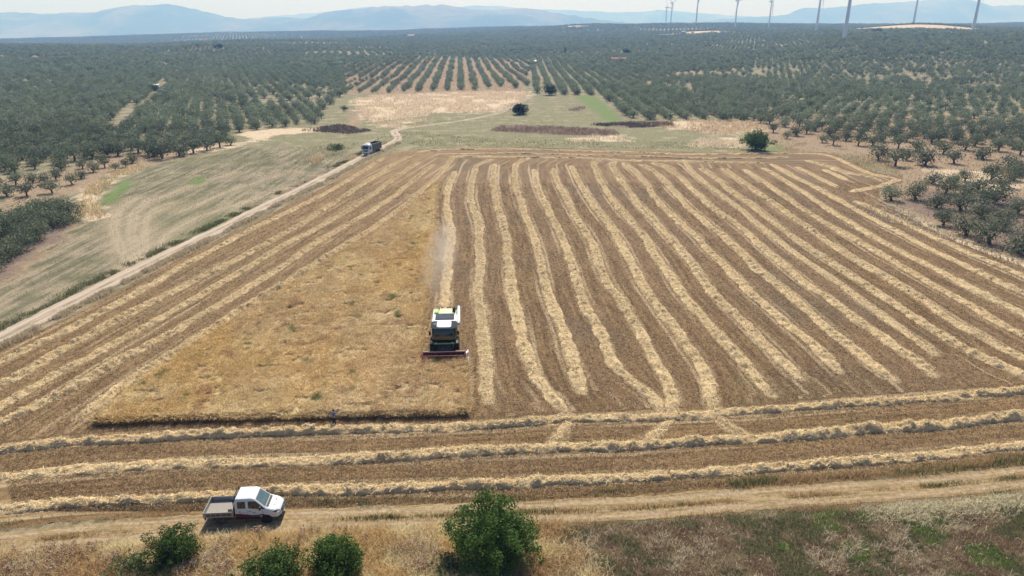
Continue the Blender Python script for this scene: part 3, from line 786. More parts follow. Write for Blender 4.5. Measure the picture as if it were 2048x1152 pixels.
# ------------------------------------------------------------------ windrows of straw, each one a thing
def windrow(name, label, line, W, H, group, seed, tone=1.0, fade=(1.5, 1.5), thin=1.0, pw=2.4):
    r = np.random.default_rng(seed)
    ym = line[:, 1].min()
    step = 0.2 if ym < 75 else 0.26
    c, s = resample(line, step)
    n = len(c)
    t = np.gradient(c, axis=0); t /= np.maximum(np.linalg.norm(t, axis=1), 1e-6)[:, None]
    nr = np.stack([-t[:, 1], t[:, 0]], 1)
    wob = (fbm(s * 0.12, s * 0, seed, 3) - 0.5) * 0.9
    c = c + nr * wob[:, None]
    end = smooth(0, fade[0], s) * smooth(0, fade[1], s[-1] - s)
    patch = np.clip(0.30 + fbm(s * 0.07, s * 0 + 3, seed + 1, 4) * 1.25, 0.35, 1.15)
    w = W * (0.62 + 0.75 * fbm(s * 0.35, s * 0, seed + 2, 3)) * (0.45 + 0.55 * end)
    na = 13
    a = np.linspace(-1, 1, na)
    S, A = np.meshgrid(s, a, indexing='ij')
    lump = fbm(S * 1.5 + A * A * 0.5 + 40, A * 1.2, seed + 3, 4)
    rip = np.abs(2 * fbm(S * 0.75 - 0.35 * A * A + 7, A * 0.55 + 11, seed + 4, 3) - 1)       # shingled heaps
    fine = fbm(S * 3.3, A * 3.2 + 5, seed + 5, 3)
    dome = np.clip(1 - np.abs(A) ** pw, 0, 1)
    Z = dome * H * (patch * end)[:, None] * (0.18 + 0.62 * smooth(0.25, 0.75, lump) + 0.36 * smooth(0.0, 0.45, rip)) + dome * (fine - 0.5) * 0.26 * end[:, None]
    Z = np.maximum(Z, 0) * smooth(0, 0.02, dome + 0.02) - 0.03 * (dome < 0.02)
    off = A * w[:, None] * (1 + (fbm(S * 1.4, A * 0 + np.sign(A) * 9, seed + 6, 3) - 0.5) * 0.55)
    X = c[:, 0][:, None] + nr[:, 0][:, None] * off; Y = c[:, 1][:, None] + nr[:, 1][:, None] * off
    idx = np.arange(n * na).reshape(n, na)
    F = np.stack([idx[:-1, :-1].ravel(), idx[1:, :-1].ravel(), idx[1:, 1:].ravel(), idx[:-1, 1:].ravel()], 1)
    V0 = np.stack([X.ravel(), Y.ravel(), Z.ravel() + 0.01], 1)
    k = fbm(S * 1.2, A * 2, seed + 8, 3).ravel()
    C0 = np.array([0.60, 0.455, 0.26])[None] * (0.72 + 0.55 * k)[:, None] * tone  # mound darker than its loose straw: shade between straws put into the colour
    # loose straw on top and along the sides
    dens = (220 if ym < 60 else 120 if ym < 75 else 70) * W
    m = int(s[-1] * dens * thin)
    si = r.integers(0, n - 1, m); ai = np.clip(r.normal(0, 0.5, m), -1.9, 1.9)
    jf = np.clip((ai + 1) / 2 * (na - 1), 0, na - 1.001); j = jf.astype(int)
    z = Z[si, j] * (1 - (jf - j)) + Z[si, np.minimum(j + 1, na - 1)] * (jf - j)
    keep = r.random(m) < (end[si] * patch[si] + 0.1)
    si, ai, z = si[keep], ai[keep], z[keep]; m = len(si)
    P = np.stack([c[si, 0] + nr[si, 0] * ai * w[si], c[si, 1] + nr[si, 1] * ai * w[si], np.maximum(z, 0.0) + r.uniform(0.0, 0.07, m)], 1)
    P[:, :2] += r.normal(0, 0.06, (m, 2))
    L = r.uniform(0.18, 0.5, m)
    az = np.arctan2(t[si, 1], t[si, 0]) + r.normal(0, 1.0, m)
    C1 = tint(m, (0.92, 0.725, 0.45), 0.14, seed + 9) * tone
    C1[r.random(m) < 0.1] *= 0.55
    v1, f1, c1 = sticks(P, L, r.uniform(0.025, 0.05, m), az, r.normal(0.1, 0.34, m), C1)
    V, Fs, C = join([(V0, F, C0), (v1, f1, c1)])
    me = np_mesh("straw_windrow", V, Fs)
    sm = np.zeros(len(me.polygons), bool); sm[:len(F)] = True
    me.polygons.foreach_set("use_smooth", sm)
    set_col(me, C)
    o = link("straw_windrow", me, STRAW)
    return tag(o, label, "straw row", group)

LLAB = ["straw windrow running closest beside the dirt road on the left", "second straw windrow in from the dirt road, left of the standing wheat",
        "middle one of the five slanting straw windrows left of the wheat", "straw windrow next to last before the slanting edge of the standing wheat",
        "straw windrow hugging the long slanting edge of the standing wheat"]
for i, w in enumerate(LWP):
    windrow("straw_windrow", LLAB[i], w, 0.68, 0.5, "slanting windrows between the dirt road and the wheat", 100 + i, 1.0)
ORD = ["", "", "third", "fourth", "fifth", "sixth", "seventh", "eighth", "ninth", "tenth", "eleventh", "twelfth", "thirteenth", "fourteenth", "fifteenth", "sixteenth", "seventeenth"]
RLAB = {0: "short straw windrow coming out behind the combine harvester", 1: "thin greyish straw windrow passing just right of the combine header",
        2: "straw windrow right of the combine that bends right to join the near cross row",
        3: "straw windrow ending in a yellow heap short of the near cross row",
        4: "straw windrow whose near end swings right towards the busy crossing of rows",
        5: "broad straw windrow running straight into the crossing of the near rows",
        6: "straw windrow meeting the near cross row just right of the crossing",
        7: "straw windrow with hooked far end, stopping short right of the crossing",
        8: "lumpy straw windrow with hooked far end, second to stop short right of the crossing",
        9: "pale straw windrow fading out in the middle of the right stubble",
        10: "yellowish straw windrow with dark dimples ending alone at mid right",
        11: "straw windrow ending right of the yellowish dimpled one",
        12: "thin broken straw windrow petering out among brown stubble at right",
        13: "straw windrow reaching the right picture edge lowest of all, above the near cross rows",
        14: "straw windrow on the right, second lowest of those running out of the picture",
        15: "straw windrow on the right, between dark brown strips, sixth in from the olive trees",
        16: "straw windrow on the right, third in from the outermost row by the olive trees",
        17: "straw windrow on the right, just inside the outermost row by the olive trees",
        18: "outermost straw windrow on the right, beside the bare ground of the olive trees"}
for i, w in enumerate(RWP):
    windrow("straw_windrow", RLAB[i], w, {1: 0.8, 12: 0.62, 18: 0.72}.get(i, 0.79), {1: 0.28, 12: 0.22, 9: 0.36, 18: 0.34}.get(i, 0.48),
            "long windrows across the cut field", 140 + i, {1: 0.88, 10: 1.02, 12: 0.95}.get(i, 1.0), fade=(3.0, 2.0), thin={1: 0.8, 12: 0.7}.get(i, 1.0))
SLAB = ["short faint straw windrow at the far right corner of the field", "shortest straw windrow, lying inside the golden loop at the far right corner",
        "golden straw windrow curving to the corner heap at the far right", "straw windrow along the far right outer edge of the field",
        "short straw bank curling back from the far right corner heap"]
for i, w in enumerate(SWP):
    windrow("straw_windrow", SLAB[i], w, [0.9, 0.9, 1.1, 0.8, 1.1][i], [0.3, 0.35, 0.42, 0.3, 0.4][i], "short windrows in the far right corner", 180 + i, [1, 1, 0.95, 1, 1][i])
FLAB = ["farthest cross windrow along the far edge of the field", "middle cross windrow at the far end of the field", "nearest of the three cross windrows at the far end of the field"]
for i, w in enumerate(FWP):
    windrow("straw_windrow", FLAB[i], w, [0.9, 0.8, 0.9][i], 0.42, "cross windrows at the far end", 190 + i)
NLAB = ["cross windrow directly in front of the standing wheat and the person", "middle one of the three near cross windrows below the wheat", "cross windrow passing just behind the parked pickup"]
for i, w in enumerate(NWP):
    windrow("straw_windrow", NLAB[i], w, [0.66, 0.70, 0.62][i], [0.56, 0.58, 0.46][i], "cross windrows at the near end", 200 + i, 1.0, pw=3.2)
CLAB = ["short straw strip linking the two near cross windrows, left of the crossing", "short straw strip slanting left below the crossing of the rows", "short straw strip slanting right below the crossing of the rows"]
for i, w in enumerate(CWP):
    windrow("straw_windrow", CLAB[i], w, 0.55, 0.2, "short straw strips between the near cross windrows", 210 + i, fade=(0.8, 0.8))

# ------------------------------------------------------------------ the standing wheat
def build_wheat():
    ys = [58.0]
    while ys[-1] < 172: ys.append(ys[-1] + 0.0036 * ys[-1])
    P, F = conform_grid(np.arange(-52, 6, 0.25), np.array(ys), CROPP, 0.6, 41)
    d = sdf(P, CROPP)
    Z = (0.68 + 0.18 * fbm(P[:, 0] * 1.6, P[:, 1] * 1.6, 42, 4) - 0.22 * smooth(0.60, 0.8, fbm(P[:, 0] * 0.7, P[:, 1] * 0.7, 43, 3))) * smooth(-0.05, 0.22, d)
    def colour(XY, seed):
        n = len(XY)
        f = fbm(XY[:, 0] * 0.11, XY[:, 1] * 0.07, 44, 4); f2 = fbm(XY[:, 0] * 0.5, XY[:, 1] * 0.3, 45, 3); f3 = fbm(XY[:, 0] * 0.045 + 5, XY[:, 1] * 0.03, 46, 3)
        a = np.array([0.62, 0.455, 0.215]); b = np.array([0.67, 0.53, 0.295]); c = np.array([0.61, 0.465, 0.27])
        k = smooth(0.42, 0.62, f)[:, None]; C = a * (1 - k) + b * k
        k = (smooth(0.5, 0.68, f3) * 0.75)[:, None]; C = C * (1 - k) + c * k
        f4 = fbm(XY[:, 0] * 1.3 + XY[:, 1] * 0.06, XY[:, 1] * 0.06, 52, 3); C = C * (0.82 + 0.2 * f2 + 0.2 * f4)[:, None]
        gsp = fbm(XY[:, 0] * 0.6 + 9, XY[:, 1] * 0.35, 47, 3)
        nearb = smooth(90, 62, XY[:, 1])
        k = (smooth(0.76, 0.82, gsp + 0.05 * nearb * smooth(-14, -2, XY[:, 0])))[:, None] * 0.85
        C = C * (1 - k) + np.array([0.20, 0.21, 0.07]) * k
        dk = (smooth(0.66, 0.75, fbm(XY[:, 0] * 0.9 + 3, XY[:, 1] * 0.45, 48, 3)) * 0.5)[:, None]
        C = C * (1 - dk) + np.array([0.40, 0.23, 0.13]) * dk
        return C * (1 + np.random.default_rng(seed).normal(0, 0.16, (n, 1)))
    V0 = np.concatenate((P, Z[:, None]), 1)
    base = (V0, F, np.clip(colour(P, 1) * 0.92, 0.01, 1))
    r = np.random.default_rng(49)
    lo = CROPP.min(0); hi = CROPP.max(0)
    parts = [base]
    Q = lo + r.random((1500000, 2)) * (hi - lo)
    Q = Q[r.random(len(Q)) < np.clip(70 / Q[:, 1], 0, 1) ** 1.1]
    dq = sdf(Q, CROPP) + (fbm(Q[:, 0] * 0.9, Q[:, 1] * 0.9, 41, 3) - 0.5) * 0.6
    Q = Q[dq > -0.04]; dq = dq[dq > -0.04]
    n = len(Q)
    thin = fbm(Q[:, 0] * 0.7, Q[:, 1] * 0.7, 43, 3)
    hh = (0.88 + 0.16 * (fbm(Q[:, 0] * 0.3, Q[:, 1] * 0.3, 50, 3) - 0.5)) * (1 - 0.35 * smooth(0.60, 0.78, thin))
    inner = dq > 0.3                                   # inside only the upper part shows
    z0 = np.where(inner, 0.45, 0.0)
    Cq = np.clip(colour(Q, 2), 0.02, 0.9)
    v, f, c = blades(np.column_stack((Q, z0)), (hh - z0) * 1.02, np.interp(Q[:, 1], [60, 170], [0.045, 0.10]), 0.85, Cq, 51, tipw=0.9)
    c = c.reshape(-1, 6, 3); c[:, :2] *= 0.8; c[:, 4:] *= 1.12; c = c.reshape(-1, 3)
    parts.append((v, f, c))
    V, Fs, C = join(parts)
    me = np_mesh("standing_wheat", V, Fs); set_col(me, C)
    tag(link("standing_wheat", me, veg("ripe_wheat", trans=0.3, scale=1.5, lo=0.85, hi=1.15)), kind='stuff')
build_wheat()

# ------------------------------------------------------------------ stubble and loose straw on the cut ground
def build_stubble():
    r = np.random.default_rng(60)
    n = 420000
    Y = 46 + (r.random(n) ** 1.8) * 125; X = (r.random(n) * 2 - 1) * Y * 0.86
    P = np.stack([X, Y], 1)
    k = (sdf(P, FIELDP) > 0.3)
    P = P[k]; P = P[sdf(P, CROPP) < -0.3]
    n = len(P)
    a, b, zone = field_uv(P)
    k = fbm(P[:, 0] * 0.25, P[:, 1] * 0.25, 61, 3)
    C = tint(n, (0.25, 0.165, 0.088), 0.3, 62) * (0.7 + 0.6 * k)[:, None]
    pale = r.random(n) < 0.2
    C[pale] = tint(int(pale.sum()), (0.58, 0.45, 0.27), 0.18, 63)
    up = r.random(n) < 0.45
    Pz = np.column_stack((P, np.zeros(n)))
    hgt = np.where(up, 0.16, 0.12)
    parts = [blades(Pz[up], 0.17, np.interp(P[up, 1], [46, 170], [0.03, 0.07]), 0.5, C[up], 64, tipw=0.8)]
    q = Pz[~up]; q[:, 2] = 0.035 + r.random(len(q)) * 0.03
    parts.append(sticks(q, r.uniform(0.15, 0.5, len(q)), np.interp(q[:, 1], [46, 170], [0.025, 0.06]), r.uniform(0, 6.3, len(q)), r.normal(0.05, 0.12, len(q)), C[~up]))
    V, Fs, Cc = join(parts)
    me = np_mesh("stubble", V, Fs); set_col(me, Cc)
    tag(link("stubble", me, STRAW), kind='stuff')
build_stubble()

# ------------------------------------------------------------------ grasses
TRL, _ = resample(TRACKP, 1.0)
def track_y(x): return np.interp(x, TRL[:, 0], TRL[:, 1])

def build_near_grass():
    r = np.random.default_rng(70)
    parts = []; parts_g = []
    n = 520000
    X = r.uniform(-58, 62, n); Y = r.uniform(34.5, 53, n)
    k = (Y < track_y(X) - 2.2) & (np.abs(X) < Y * 1.15 + 6)
    P = np.stack([X, Y], 1)[k]
    X, Y = P.T
    dtr = track_y(X) - 2.2 - Y
    left = smooth(5.5, 1.0, X + 0.55 * (Y - 42) + 3 * (fbm(X * 0.3, Y * 0.3, 71, 3) - 0.5))      # tall golden belt on the left
    fA = fbm(X * 0.28, Y * 0.4, 72, 4); fB = fbm(X * 0.5 + 7, Y * 0.6, 73, 3); fC = fbm(X * 0.16 + 3, Y * 0.22, 74, 3)
    # golden belt
    gold = r.random(len(P)) < left * (0.6 + 0.7 * smooth(0.36, 0.52, fA))
    h = (0.45 + 0.45 * fB) * smooth(-0.2, 0.7, dtr) + 0.16
    Cg = np.where((fB > 0.52)[:, None], np.array([0.70, 0.53, 0.285]), np.array([0.84, 0.70, 0.44]))
    Cg = np.where((smooth(0.5, 0.6, fC) * r.random(len(P)) > 0.55)[:, None], np.array([0.42, 0.255, 0.13]), Cg)
    Cg = np.clip(Cg * (1 + r.normal(0, 0.2, (len(P), 1))), 0.02, 0.9)
    g = gold
    parts.append(blades(np.column_stack((P[g], np.zeros(g.sum()))), h[g], 0.032, 0.75, Cg[g], 75, tipw=0.6))
    # meadow on the right
    md = (~gold) & (r.random(len(P)) < (1 - left) * 0.95)
    Xm, Ym = P[md].T
    f1 = fbm(Xm * 0.35, Ym * 0.5, 76, 4); f2 = fbm(Xm * 0.45 + 20, Ym * 0.6, 77, 3); f3 = fbm(Xm * 0.8, Ym * 1.1, 78, 3)
    C = np.where((f3 > 0.5)[:, None], np.array([0.32, 0.225, 0.145]), np.array([0.42, 0.335, 0.215]))
    kg = smooth(0.45, 0.58, f2 + 0.05 * smooth(8, 28, Xm) - 0.05)[:, None]
    C = C * (1 - kg) + np.array([0.21, 0.21, 0.105]) * kg
    for gx, gy, gr in [at(1650, 1047)[:2] + (1.3,), at(1852, 1055)[:2] + (1.9,), at(1715, 1105)[:2] + (1.7,), at(1975, 1118)[:2] + (1.6,), at(1740, 1035)[:2] + (0.9,), at(1570, 1098)[:2] + (0.6,), at(1862, 1085)[:2] + (1.0,), at(1675, 1020)[:2] + (.8,)]:
        q = 1 - np.hypot((Xm - gx), (Ym - gy) * 1.2) / gr + (f3 - 0.5) * 1.6
        kk = (smooth(0.05, 0.4, q) * (r.random(len(Xm)) < 0.7))[:, None]
        C = C * (1 - kk) + np.array([0.17, 0.28, 0.06]) * kk
    pale = (r.random(len(Xm)) < 0.03 + 0.3 * smooth(0.56, 0.68, f1)) & (kg[:, 0] < 0.6)
    C[pale] = np.array([0.62, 0.53, 0.38])
    ur = smooth(26, 32, Xm) * smooth(3.4, 0.6, track_y(Xm) - 2.5 - Ym)            # pale oats at the upper right
    po = r.random(len(Xm)) < ur * 0.8
    C[po] = np.array([0.72, 0.65, 0.45])
    hm = np.where(pale | po, 0.46, 0.2 + 0.16 * f3)
    hm = hm * smooth(-0.3, 1.2, track_y(Xm) - 2.5 - Ym) + 0.05
    C = np.clip(C * (1 + r.normal(0, 0.2, (len(Xm), 1))), 0.02, 0.9)
    parts.append(blades(np.column_stack((Xm, Ym, np.zeros(len(Xm)))), hm, np.where(pale | po, 0.045, 0.035), 0.75, C, 79, tipw=0.5))
    V, Fs, Cc = join(parts)
    me = np_mesh("dry_grass", V, Fs); set_col(me, Cc)
    tag(link("dry_grass", me, VEG), kind='stuff')
    # grass on the track verge and between its ruts
    parts = []
    n = 60000
    X = r.uniform(-46, 50, n); off = np.where(r.random(n) < 0.35, r.normal(-0.85, 0.17, n), np.where(r.random(n) < 0.5, r.normal(1.25, 0.35, n), r.normal(-2.6, 0.3, n)))
    Y = track_y(X) + off
    f = fbm(X * 0.3, Y * 0.8, 80, 3)
    ex = (off > 0.5) * smooth(8, 22, X)
    keep = r.random(n) < smooth(0.3, 0.62, f) * 0.8 + 0.3 * ex
    keep &= ~((X > -25.5) & (X < -16) & (np.abs(off + 0.5) < 2.0))
    X, Y, f, ex, off = X[keep], Y[keep], f[keep], ex[keep], off[keep]
    C = tint(len(X), (0.46, 0.33, 0.175), 0.22, 81)
    gk = (fbm(X * 0.2 + 5, Y * 0.3, 82, 3) > 0.57) & (r.random(len(X)) < 0.7)
    C[gk] = tint(int(gk.sum()), (0.13, 0.16, 0.06), 0.2, 83)
    parts.append(blades(np.column_stack((X, Y, np.full(len(X), 0.03))), 0.17 + 0.22 * ex + 0.1 * f, 0.03, 0.45, C, 84))
    V, Fs, Cc = join(parts)
    me = np_mesh("verge_grass", V, Fs); set_col(me, Cc)
    tag(link("verge_grass", me, VEG), kind='stuff')
build_near_grass()

def build_thistles():
    """dry thistles with pale seed heads, too many to count"""
    r = np.random.default_rng(90)
    spots = [(70,1120,2.2,60),(150,1105,1.9,60),(20,1140,1.8,40),(240,1120,1.2,36),(110,1140,1.8,40),(420,1120,1.5,75),(455,1095,1.0,34),(385,1140,1.2,40),(460,1140,1.0,40),(310,1090,0.8,22),(530,1065,0.6,16),
             (640,1045,0.9,20),(690,1052,0.8,14),(820,1095,1.6,55),(860,1110,1.2,40),(840,1140,1.2,30),(930,1140,0.8,18),(900,1130,0.7,16),(600,1080,0.8,12),(740,1075,1.0,12),
             (1870,1030,1.6,12),(1920,1040,1.6,14),(1810,1020,1.4,12),(1880,1100,1.8,14),(1960,1090,1.6,12),(1840,1055,1.2,10),(1960,1035,1.2,10),(1730,1100,1.0,8)]
    stems, heads = [], []
    for px, py, rad, n in spots:
        x, y, _ = at(px, py)
        for i in range(int(n * 1.5)):
            h = r.uniform(0.55, 1.15) if px < 1200 else r.uniform(0.2, 0.45)
            b = np.array([x + r.normal(0, rad * 0.55), y - 0.5 + r.normal(0, rad * 0.4), 0])
            if b[1] > track_y(b[0]) - 2.7: b[1] = track_y(b[0]) - 2.7
            tp = b + np.array([r.normal(0, 0.12), r.normal(0, 0.12), h])
            stems.append((b, tp)); heads.append(tp)
            if px < 1200:
                for _ in range(r.integers(1, 4)):
                    q = b + (tp - b) * r.uniform(0.55, 0.8); e = q + np.array([r.normal(0, 0.16), r.normal(0, 0.16), r.uniform(0.1, 0.3)])
                    stems.append((q, e)); heads.append(e)
    S = np.array(stems); A, B = S[:, 0], S[:, 1]
    n = len(A); sd = np.tile(np.array([[0.011, 0.004, 0]]), (n, 1))
    V = np.stack([A - sd, A + sd, B + sd * .6, B - sd * .6], 1).reshape(-1, 3); F = np.arange(n)[:, None] * 4 + np.array([[0, 1, 2, 3]])
    parts = [(V, F, np.repeat(tint(n, (0.36, 0.22, 0.13), 0.2, 91), 4, 0))]
    Hd = np.array(heads); m = len(Hd)
    o = np.array([(1, 0, 0), (-1, 0, 0), (0, 1, 0), (0, -1, 0), (0, 0, 1), (0, 0, -1)], float)
    oct_f = np.array([(0, 2, 4), (2, 1, 4), (1, 3, 4), (3, 0, 4), (2, 0, 5), (1, 2, 5), (3, 1, 5), (0, 3, 5)])
    rad = r.uniform(0.03, 0.055, m)
    V = (Hd[:, None, :] + o[None] * rad[:, None, None] * np.array([1, 1, 0.8])).reshape(-1, 3)
    F = (np.arange(m)[:, None, None] * 6 + oct_f[None]).reshape(-1, 3)
    parts.append((V, F, np.repeat(tint(m, (0.78, 0.68, 0.56), 0.12, 92), 6, 0)))
    # dry leaves and brown bracts low on the stems
    k = r.integers(0, n, n * 2); q = A[k] + (B - A)[k] * r.uniform(0.2, 0.8, (n * 2, 1))
    parts.append(sticks(q, r.uniform(0.08, 0.22, n * 2), np.full(n * 2, 0.035), r.uniform(0, 6.3, n * 2), r.normal(0.3, 0.4, n * 2), tint(n * 2, (0.33, 0.20, 0.12), 0.25, 93)))
    V, Fs, C = join(parts)
    me = np_mesh("thistle_weeds", V, Fs); set_col(me, C)
    tag(link("thistle_weeds", me, VEG), kind='stuff')
build_thistles()

def build_far_grass():
    r = np.random.default_rng(110); parts = []
    # strip of dry grass between the road and the field, green weeds on its other side
    rd, s = resample(ROADP[:11], 1.0)
    t = np.gradient(rd, axis=0); t /= np.linalg.norm(t, axis=1)[:, None]; nr = np.stack([t[:, 1], -t[:, 0]], 1)
    n = 70000; i = r.integers(0, len(rd), n)
    off = np.where(r.random(n) < 0.7, 1.75 + np.abs(r.normal(0, 0.55, n)), -1.95 - np.abs(r.normal(0, 1.0, n)))
    P = rd[i] + nr[i] * off[:, None] + r.normal(0, 0.4, (n, 2)) * t[i]
    f = fbm(P[:, 0] * 0.35, P[:, 1] * 0.35, 111, 3)
    k = r.random(n) < smooth(0.3, 0.55, f); P, off, f = P[k], off[k], f[k]; n = len(P)
    C = tint(n, (0.56, 0.47, 0.33), 0.2, 112)
    gl = (off < 0) & (fbm(P[:, 0] * 0.12, P[:, 1] * 0.12, 113, 3) > 0.42); C[gl] = tint(int(gl.sum()), (0.16, 0.165, 0.075), 0.25, 114)
    parts.append(blades(np.column_stack((P, ground_h(*P.T))), np.where(off > 0, 0.55, 0.35) * (0.5 + f), np.interp(P[:, 1], [70, 210], [0.04, 0.10]), 0.5, C, 115))
    # tall dry grass of the waste ground behind the field and at the sides
    for pts, dens, hgt, w, col, var in [
        (DRY[0], 2.2, 0.6, 0.22, (0.64, 0.52, 0.38), 0.15), (DRY[1], 9, 0.7, 0.12, (0.58, 0.47, 0.28), 0.2), (DRY[3], 5, 0.8, 0.18, (0.66, 0.57, 0.43), 0.12),
        (DRY[4], 5, 0.7, 0.18, (0.66, 0.57, 0.43), 0.12), (DRY[5], 3.5, 0.8, 0.2, (0.58, 0.46, 0.32), 0.2), (DRY[7], 4, 0.8, 0.16, (0.62, 0.52, 0.38), 0.15), (DRY[8], 3, .5, .2, (0.5, 0.42, 0.3), 0.2),
        (SOIL[2], 5, 0.9, 0.16, (0.31, 0.225, 0.175), 0.3), (SOIL[3], 2.5, 0.8, 0.2, (0.32, 0.24, 0.19), 0.3), (SOIL[4], 5, 0.8, 0.2, (0.13, 0.105, 0.09), 0.3), (SOIL[5], 7, 0.9, 0.2, (0.12, 0.10, 0.085), 0.3),
        (TAN[2], 0.9, 0.45, 0.14, (0.44, 0.33, 0.21), 0.25), (TAN[0], 0.25, 0.5, 0.3, (0.4, 0.3, 0.2), 0.25),
        ([(1560,302),(1650,303),(1745,343),(1800,348),(1790,325),(1700,300),(1600,285)], 5, 0.5, 0.14, (0.47, 0.38, 0.24), 0.25),
        ([(720,296),(770,270),(830,292),(1480,300),(1480,292),(1250,280),(1000,280),(800,262)], 1.2, 0.45, 0.2, (0.35, 0.33, 0.19), 0.25),
        ([(640,330),(700,300),(718,285),(640,290),(580,330)], 1.5, 0.6, 0.14, (0.42, 0.36, 0.22), 0.3), ([(615,322),(635,312),(650,318),(630,330)], 8, 0.9, 0.14, (0.62, 0.48, 0.3), 0.15)]:
        pg = poly(pts); P = rand_in(pg, dens, 120 + len(parts)); n = len(P)
        f = fbm(P[:, 0] * 0.12, P[:, 1] * 0.09, 130, 3)
        k = r.random(n) < smooth(0.25, 0.5, f); P = P[k]; n = len(P)
        parts.append(blades(np.column_stack((P, ground_h(*P.T))), hgt, w, 0.6, tint(n, col, var, 131 + len(parts)), 150 + len(parts), tipw=0.7))
    # tufts over the left meadow
    pg = poly([(-150,640),(100,600),(300,510),(500,410),(700,312),(640,292),(480,300),(300,345),(160,430),(60,520)])
    P = rand_in(pg, 5.0, 160); n = len(P)
    f = fbm(P[:, 0] * 0.09, P[:, 1] * 0.05, 161, 4); k = r.random(n) < 0.25 + 0.6 * smooth(0.42, 0.6, f); P = P[k]; f = f[k]; n = len(P)
    C = np.where((f > 0.52)[:, None], tint(n, (0.42, 0.36, 0.25), 0.25, 162), tint(n, (0.19, 0.185, 0.095), 0.25, 163))
    parts.append(blades(np.column_stack((P, np.zeros(n))), 0.22, np.interp(P[:, 1], [90, 220], [0.05, 0.11]), 0.7, C, 164))
    V, Fs, Cc = join(parts)
    me = np_mesh("wild_grass", V, Fs); set_col(me, Cc)
    tag(link("wild_grass", me, VEG), kind='stuff')
build_far_grass()
# ------------------------------------------------------------------ trees
OLIVE = leaf_mat("olive_leaves", (0.105, 0.13, 0.07), (0.175, 0.205, 0.125), (0.29, 0.32, 0.22), 0.28)
OLIVEF = leaf_mat("hazy_olive_leaves", (0.15, 0.185, 0.105), (0.24, 0.28, 0.175), (0.36, 0.40, 0.28), 0.33)  # paler copy of the olive leaves for farther trees, haze put into the colour
GREENL = leaf_mat("green_leaves", (0.05, 0.095, 0.018), (0.085, 0.15, 0.03), (0.15, 0.23, 0.05), 0.35)
DARKL = leaf_mat("dark_leaves", (0.022, 0.042, 0.015), (0.04, 0.065, 0.022), (0.06, 0.095, 0.035), 0.25)
WEEDL = leaf_mat("weed_leaves", (0.075, 0.115, 0.04), (0.11, 0.15, 0.06), (0.15, 0.18, 0.09), 0.3)
BARK = paint("bark", (0.13, 0.10, 0.075), 0.95, 0.4, 4.0)

def leaf_cloud(clumps, per, size, seed, squash=0.85, elong=2.0):
    """leaf-sized quads spread over the shells of several clumps"""
    r = np.random.default_rng(seed); Vs = []
    for (cx, cy, cz, rad) in clumps:
        n = int(per * rad * rad)
        d = r.normal(size=(n, 3)); d /= np.linalg.norm(d, axis=1)[:, None]
        rr = rad * np.clip(r.beta(4, 1.6, n) * 1.12, 0, 1.15)
        bump = 1 + 0.22 * np.sin(d[:, 0] * 5 + cx * 3) * np.sin(d[:, 1] * 6 + cy * 5) * np.cos(d[:, 2] * 4 + cz)
        p = d * (rr * bump)[:, None]; p[:, 2] *= squash
        p += np.array((cx, cy, cz))
        nrm = d * 0.8 + r.normal(size=(n, 3)) * 0.75; nrm[:, 2] += 0.35; nrm /= np.linalg.norm(nrm, axis=1)[:, None]
        t = np.cross(nrm, r.normal(size=(n, 3))); t /= np.linalg.norm(t, axis=1)[:, None]; b = np.cross(nrm, t)
        sz = size * r.uniform(0.6, 1.4, n)
        t = t * (sz * 0.5 * elong ** 0.5)[:, None]; b = b * (sz * 0.5 / elong ** 0.5)[:, None]
        Vs.append(np.stack([p - t, p + b, p + t, p - b], 1).reshape(-1, 3))
    V = np.concatenate(Vs); F = np.arange(len(V)).reshape(-1, 4)
    return V, F

def tube(pts, radii, sides=7):
    pts = np.asarray(pts, float); n = len(pts); V = []
    for i in range(n):
        t = pts[min(i + 1, n - 1)] - pts[max(i - 1, 0)]; t /= np.linalg.norm(t)
        a = np.cross(t, (0.3, 0.9, 0.1)); a /= np.linalg.norm(a); b = np.cross(t, a)
        for k in range(sides):
            w = 2 * math.pi * k / sides
            V.append(pts[i] + (a * math.cos(w) + b * math.sin(w)) * radii[i])
    F = [(i * sides + k, i * sides + (k + 1) % sides, (i + 1) * sides + (k + 1) % sides, (i + 1) * sides + k) for i in range(n - 1) for k in range(sides)]
    return np.array(V), np.array(F)

def trunk_mesh(name, h, spread, rad, limbs, seed, lean=0.15):
    r = np.random.default_rng(seed); V, F, o = [], [], 0
    fork = h * r.uniform(0.55, 0.8)
    ln = r.normal(0, lean, 2)
    top = np.array((ln[0], ln[1], fork))
    segs = [([(0, 0, -0.15), (ln[0] * .1, ln[1] * .1, 0.15), top * (1, 1, 0) * 0.5 + np.array((0, 0, fork * 0.55)), top], [rad * 1.6, rad * 1.15, rad, rad * 0.95])]
    tips = []
    for k in range(limbs):
        w = 2 * math.pi * (k + r.uniform(-.3, .3)) / limbs
        e = top + np.array((math.cos(w) * spread * r.uniform(.5, .9), math.sin(w) * spread * r.uniform(.5, .9), h * r.uniform(.5, 1.0)))
        m = top + (e - top) * 0.5 + np.array((math.cos(w), math.sin(w), 0.0)) * 0.12 * spread
        segs.append(([top * (1, 1, 0.93), m, e], [rad * 0.62, rad * 0.42, rad * 0.16])); tips.append(e)
    for p, rr in segs:
        v, f = tube(p, rr); V.append(v); F.append(f + o); o += len(v)
    me = np_mesh(name, np.concatenate(V), np.concatenate(F), smooth_=True)
    me.materials.append(BARK)
    return me, tips

